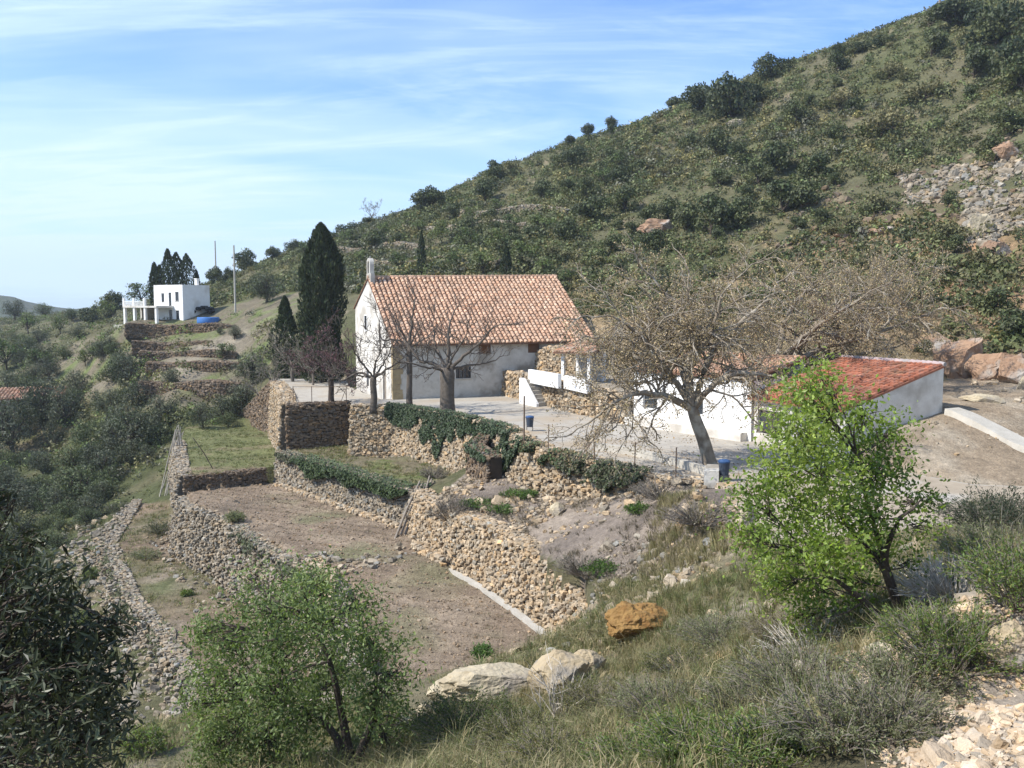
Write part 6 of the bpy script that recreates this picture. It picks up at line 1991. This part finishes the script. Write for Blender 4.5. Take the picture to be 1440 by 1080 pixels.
def railing():
    a, b = PZ(404, 569, ZP), PZ(489, 569, ZP)
    a = a + [0.4, 0.5, 0]; b = b + [-0.2, 0.5, 0]
    t = thing('railing', 'thin metal railing on the forecourt corner above the dark masonry', 'railing', a)
    for f in (0, 0.35, 0.68, 1.0):
        q = (b - a) * f
        m = MB(); tube(m, [q - [0, 0, 0.2], q + [0, 0, 1.55]], [0.035, 0.035], 6); m.build('post', M['metal'], t)
    for z in (0.15, 1.5):
        m = MB(); tube(m, [np.array([0, 0, z]), (b - a) + [0, 0, z]], [0.022, 0.022], 5); m.build('rail', M['metal'], t)
    for s, e in ((0.0, 0.12), (1.0, 0.88)):
        m = MB(); tube(m, [(b - a) * s + [0, 0, 1.4], (b - a) * e], [0.025, 0.025], 5); m.build('brace', M['metal'], t)


railing()
M['binblue'] = mat('blue_bin_plastic', (0.045, 0.10, 0.22), (0.035, 0.075, 0.17), 4, 0.55)
M['bindark'] = mat('dark_bin_plastic', (0.06, 0.075, 0.10), (0.045, 0.055, 0.075), 4, 0.6)


def bin_(label, px, py):
    q = PZ(px, py, ZP)
    t = thing('litter_bin', label, 'litter bin', q)
    m = MB(); n = 14
    tube(m, [(0, 0, 0.28), (0, 0, 0.3), (0, 0, 0.86), (0, 0, 0.9)], [0.20, 0.22, 0.27, 0.27], n)
    m.build('body', M['bindark'], t, False)
    m = MB(); tube(m, [(0, 0, 0.9), (0, 0, 0.97), (0, 0, 1.03), (0, 0, 1.06)], [0.29, 0.30, 0.24, 0.08], n)
    m.build('lid', M['binblue'], t, False)
    for s in (-1, 1):
        m = MB(); m.box((s * 0.2 - 0.025, -0.025, -0.05), (0.05, 0, 0), (0, 0.05, 0), (0, 0, 0.4)); m.build('leg', M['metal'], t)


bin_('blue lidded litter bin standing behind the taller fence post', 745, 606)
bin_('blue litter bin right of the big plane tree at the end of the kerb', 1018, 676)
block('kerb_wall', 'low pale kerb wall curving along the forecourt to the big plane tree', 'kerb', [PZ(835, 632, ZP), PZ(890, 640, ZP), PZ(945, 653, ZP), PZ(1000, 670, ZP)], 0.42, 0.32, 'concrete', ZP)
block('kerb_end', 'square rendered block ending the kerb wall beside the plane trunk', 'kerb', [PZ(1000, 678, ZP) , PZ(1004, 668, ZP)], 0.55, 0.7, 'lime', ZP)


def concrete_track():
    pa = [(25.3, 53.0, 0), (25.8, 52.0, 0), (26.5, 50.5, 0), (27.1, 48.6, 0), (28.6, 46.4, 0), (32, 44.4, 0)]
    pa = np.array([(a, b, G1(a, b) + 0.12) for a, b, c in pa])
    t = np.linspace(0, len(pa) - 1, 26)
    q = np.stack([np.interp(t, np.arange(len(pa)), pa[:, i]) for i in range(3)], 1)
    for _ in range(3):
        q[1:-1] = (q[:-2] + q[1:-1] * 2 + q[2:]) / 4
    d = np.gradient(q, axis=0); d[:, 2] = 0; d /= np.linalg.norm(d, axis=1, keepdims=True)
    n = np.stack([-d[:, 1], d[:, 0], 0 * d[:, 0]], 1)
    w = (0.62 + 0.10 * n2(t, t * 0, 0.9, 2, 3))[:, None]
    h = 0.12 + 0.05 * n2(t, t * 0, 0.7, 2, 4)[:, None] * [0, 0, 1]
    up = np.array([0, 0, 1.0])
    V = np.stack([q - n * w - up * 0.5, q - n * w + h, q + n * w + h * 1.1, q + n * w - up * 0.5], 1)
    k = len(q)
    i = np.arange(k - 1)[:, None] * 4; j = np.arange(3)[None]
    F = np.stack([i + j, i + j + 1, i + 4 + j + 1, i + 4 + j], -1).reshape(-1, 4)
    mb = MB(); mb.add(V.reshape(-1, 3), [F, np.array([[3, 2, 1, 0], [4 * k - 4, 4 * k - 3, 4 * k - 2, 4 * k - 1]])])
    tag(mb.build('concrete_channel', M['concrete'], None, False, q[0]), 'rough whitish concrete channel curving away from the outbuilding corner', 'channel')


concrete_track()


# pale stone kerbs of the irrigation channel along the garden walls
wall('channel_kerb', 'pale stone channel kerb along the foot of the grey garden wall', zpath([(-19.6, 75.0), (-13.0, 67.0), (-7.6, 60.2)], ZB + 0.16, ZB - 0.2), 1, 0.34, 0.25, 0.0, 'stone_warm', cat='kerb', out=0.0)
wall('channel_kerb', 'stone channel kerb at the foot of the bright ochre wall, upper stretch', zpath([(-5.8, 55.3), (-3.6, 51.6)], ZB + 0.3, ZB - 0.2), 1, 0.42, 0.4, 0.0, 'stone_warm', cat='kerb', out=0.4)
block('channel_kerb', 'smooth pale concrete channel kerb running down to the boulders', 'kerb', [(-3.5, 51.3), (-1.55, 47.8), (0.2, 44.0), (1.75, 40.4)], -0.10, 0.30, 'concrete', ZB)
block('channel_kerb', 'inner concrete lip of the channel under the ochre wall', 'kerb', [(-2.6, 50.6), (-0.9, 47.4), (0.3, 44.9)], -0.02, 0.16, 'concrete', ZB)


def pole(name, label, cat, p, h, r, m, top=None, group=None):
    mb = MB()
    tp = np.array(top if top is not None else (0, 0, h), float)
    tube(mb, [(0, 0, -0.4), tp * 0.5, tp], [r, r * 0.88, r * 0.7], 8)
    return tag(mb.build(name, M[m], None, False, (0, 0, 0)), label, cat, group), p


def place(o_p):
    o, p = o_p
    o.location = tuple(float(v) for v in p)
    return o


q = P(331, 436, 146); place(pole('power_pole', 'nearer concrete power pole standing right of the white house', 'pole', q, 90 * 146 / FPX, 0.17, 'concrete'))
q = hit(304, 402, 100); place(pole('power_pole', 'farther thin power pole behind the white house, on the left', 'pole', q, (q[1] / FPX) * 62, 0.2, 'concrete'))
q = hit(1321, 14, 100); place(pole('hilltop_pole', 'lone pole standing on the hilltop at the upper edge', 'pole', q, 6.5, 0.25, 'wood'))
q = hit(303, 660, 60); place(pole('stake', 'thin dark leaning stake on the edge of the grass terrace', 'stake', q, 3, 0.045, 'bark', (-1.9, 0.3, 2.6)))
q = P(1043, 752, 35.5); place(pole('stake', 'grey wooden stake at the road edge left of the almond tree', 'stake', q, 0.9, 0.06, 'wood'))
for i in range(6):
    a = PZ(552 + i * 7, 757 - (i % 3) * 2, ZB) + [0, 0, -0.05]
    b = np.array([-6.2 + 0.16 * i + rng.normal(0, .06), 61.0 + 0.2 * i, ZA + 0.5 + rng.normal(0, 0.15)])
    place(pole('wooden_pole', 'weathered wooden pole leaning with others on the end of the garden wall', 'pole', a, 3, 0.085, 'wood', b - a, 'wooden poles leaning on the garden wall'))
apex = P(252, 606, 88)
for i in range(15):
    an = i * 0.42 + rng.normal(0, 0.1)
    f = np.array([apex[0] - 0.9 + 1.3 * math.cos(an), apex[1] + 1.1 * math.sin(an), 0]); f[2] = G1(f[0], f[1]) - 0.1
    place(pole('cane_pole', 'grey dry cane in the tepee stack beside the grass terrace', 'cane', f, 3, 0.05, 'bark_pale', apex + rng.normal(0, 0.25, 3) - f, 'stacked canes beside the grass terrace'))


def stump():
    a, b = np.array([1.3, 44.2, ZB + 1.3]), np.array([2.6, 41.2, ZB + 0.55])
    mb = MB()
    t = np.linspace(0, 1, 9)[:, None]
    p = a + (b - a) * t + rng.normal(0, 0.04, (9, 3))
    tube(mb, p, [0.10, 0.2, 0.24, 0.22, 0.24, 0.2, 0.17, 0.15, 0.06], 8)
    for i in range(9):
        s = p[rng.integers(2, 7)]
        tube(mb, limb_path(s, s + (b - a) * rng.uniform(0.2, 0.5) + rng.normal(0, 0.25, 3), rng.normal(0, 0.08, 3), 5), [0.05, 0.045, 0.04, 0.03, 0.015], 5)
    tag(mb.build('fallen_trunk', M['bark_pale'], None, False, a), 'bleached splintered trunk fallen against the low end of the ochre wall', 'log')


stump()
place(pole('branch', 'crooked dead branch lying where the two garden walls meet', 'branch', PZ(585, 786, ZB) + [0, 0, 0.12], 2, 0.09, 'bark_pale', (2.2, 0.5, 0.25)))
rk('boulder', 'pale broken slab at the corner of the two garden walls', 'boulder', 612, 786, 34, 14, 0.8, 'rock_pale', 61, 0.3, y0=40, Y=53.9)
rk('boulder', 'small dark stone beside the pale broken slab', 'boulder', 590, 780, 24, 14, 0.8, 'rock', 62, 0.3, y0=40, Y=54.8)


def hut():
    q = hit(40, 582, 70)
    f = Frame(q, R(15))
    t = thing('hut', 'low rusty roofed hut half hidden among the valley olives', 'hut', q)
    m = MB(); f.box(m, -5, 4.4, 0, 5, -1.5, 2.0); m.build('wall', M['stone_dark'], t)
    m = MB(); slab(m, [f(-5.4, -0.5, 2.2), f(4.9, -0.5, 2.2), f(4.9, 5.4, 3.5), f(-5.4, 5.4, 3.5)], 0.12); r = m.build('roof', M['tile_bed'], t)
    m = MB(); tiles(m, f(-5.4, -0.5, 2.2), f(4.9, -0.5, 2.2), f(-5.4, 5.4, 3.5), f(4.9, 5.4, 3.5), 0.5, 0.5, 0.17); m.build('roof_tiles', M['tile'], r)


hut()


# ---------------------------------------------------------------- thin haze over the valley
def haze():
    m = bpy.data.materials.new('valley_haze'); m.use_nodes = True
    N, L = m.node_tree.nodes, m.node_tree.links
    N.remove(N['Principled BSDF'])
    v = N.new('ShaderNodeVolumePrincipled')
    v.inputs['Color'].default_value = (0.80, 0.89, 1.0, 1)
    v.inputs['Density'].default_value = 0.0002
    v.inputs['Anisotropy'].default_value = 0.2
    L.new(v.outputs[0], N['Material Output'].inputs['Volume'])
    mb = MB()
    x0, x1, y0, y1, z0, z1 = xs.min() - 20, xs.max() + 20, ys.min() - 20, ys.max() + 20, -75.0, float(GZ.max()) + 25
    mb.box((x0, y0, z0), (x1 - x0, 0, 0), (0, y1 - y0, 0), (0, 0, z1 - z0))
    tag(mb.build('haze', m), kind='stuff')


haze()
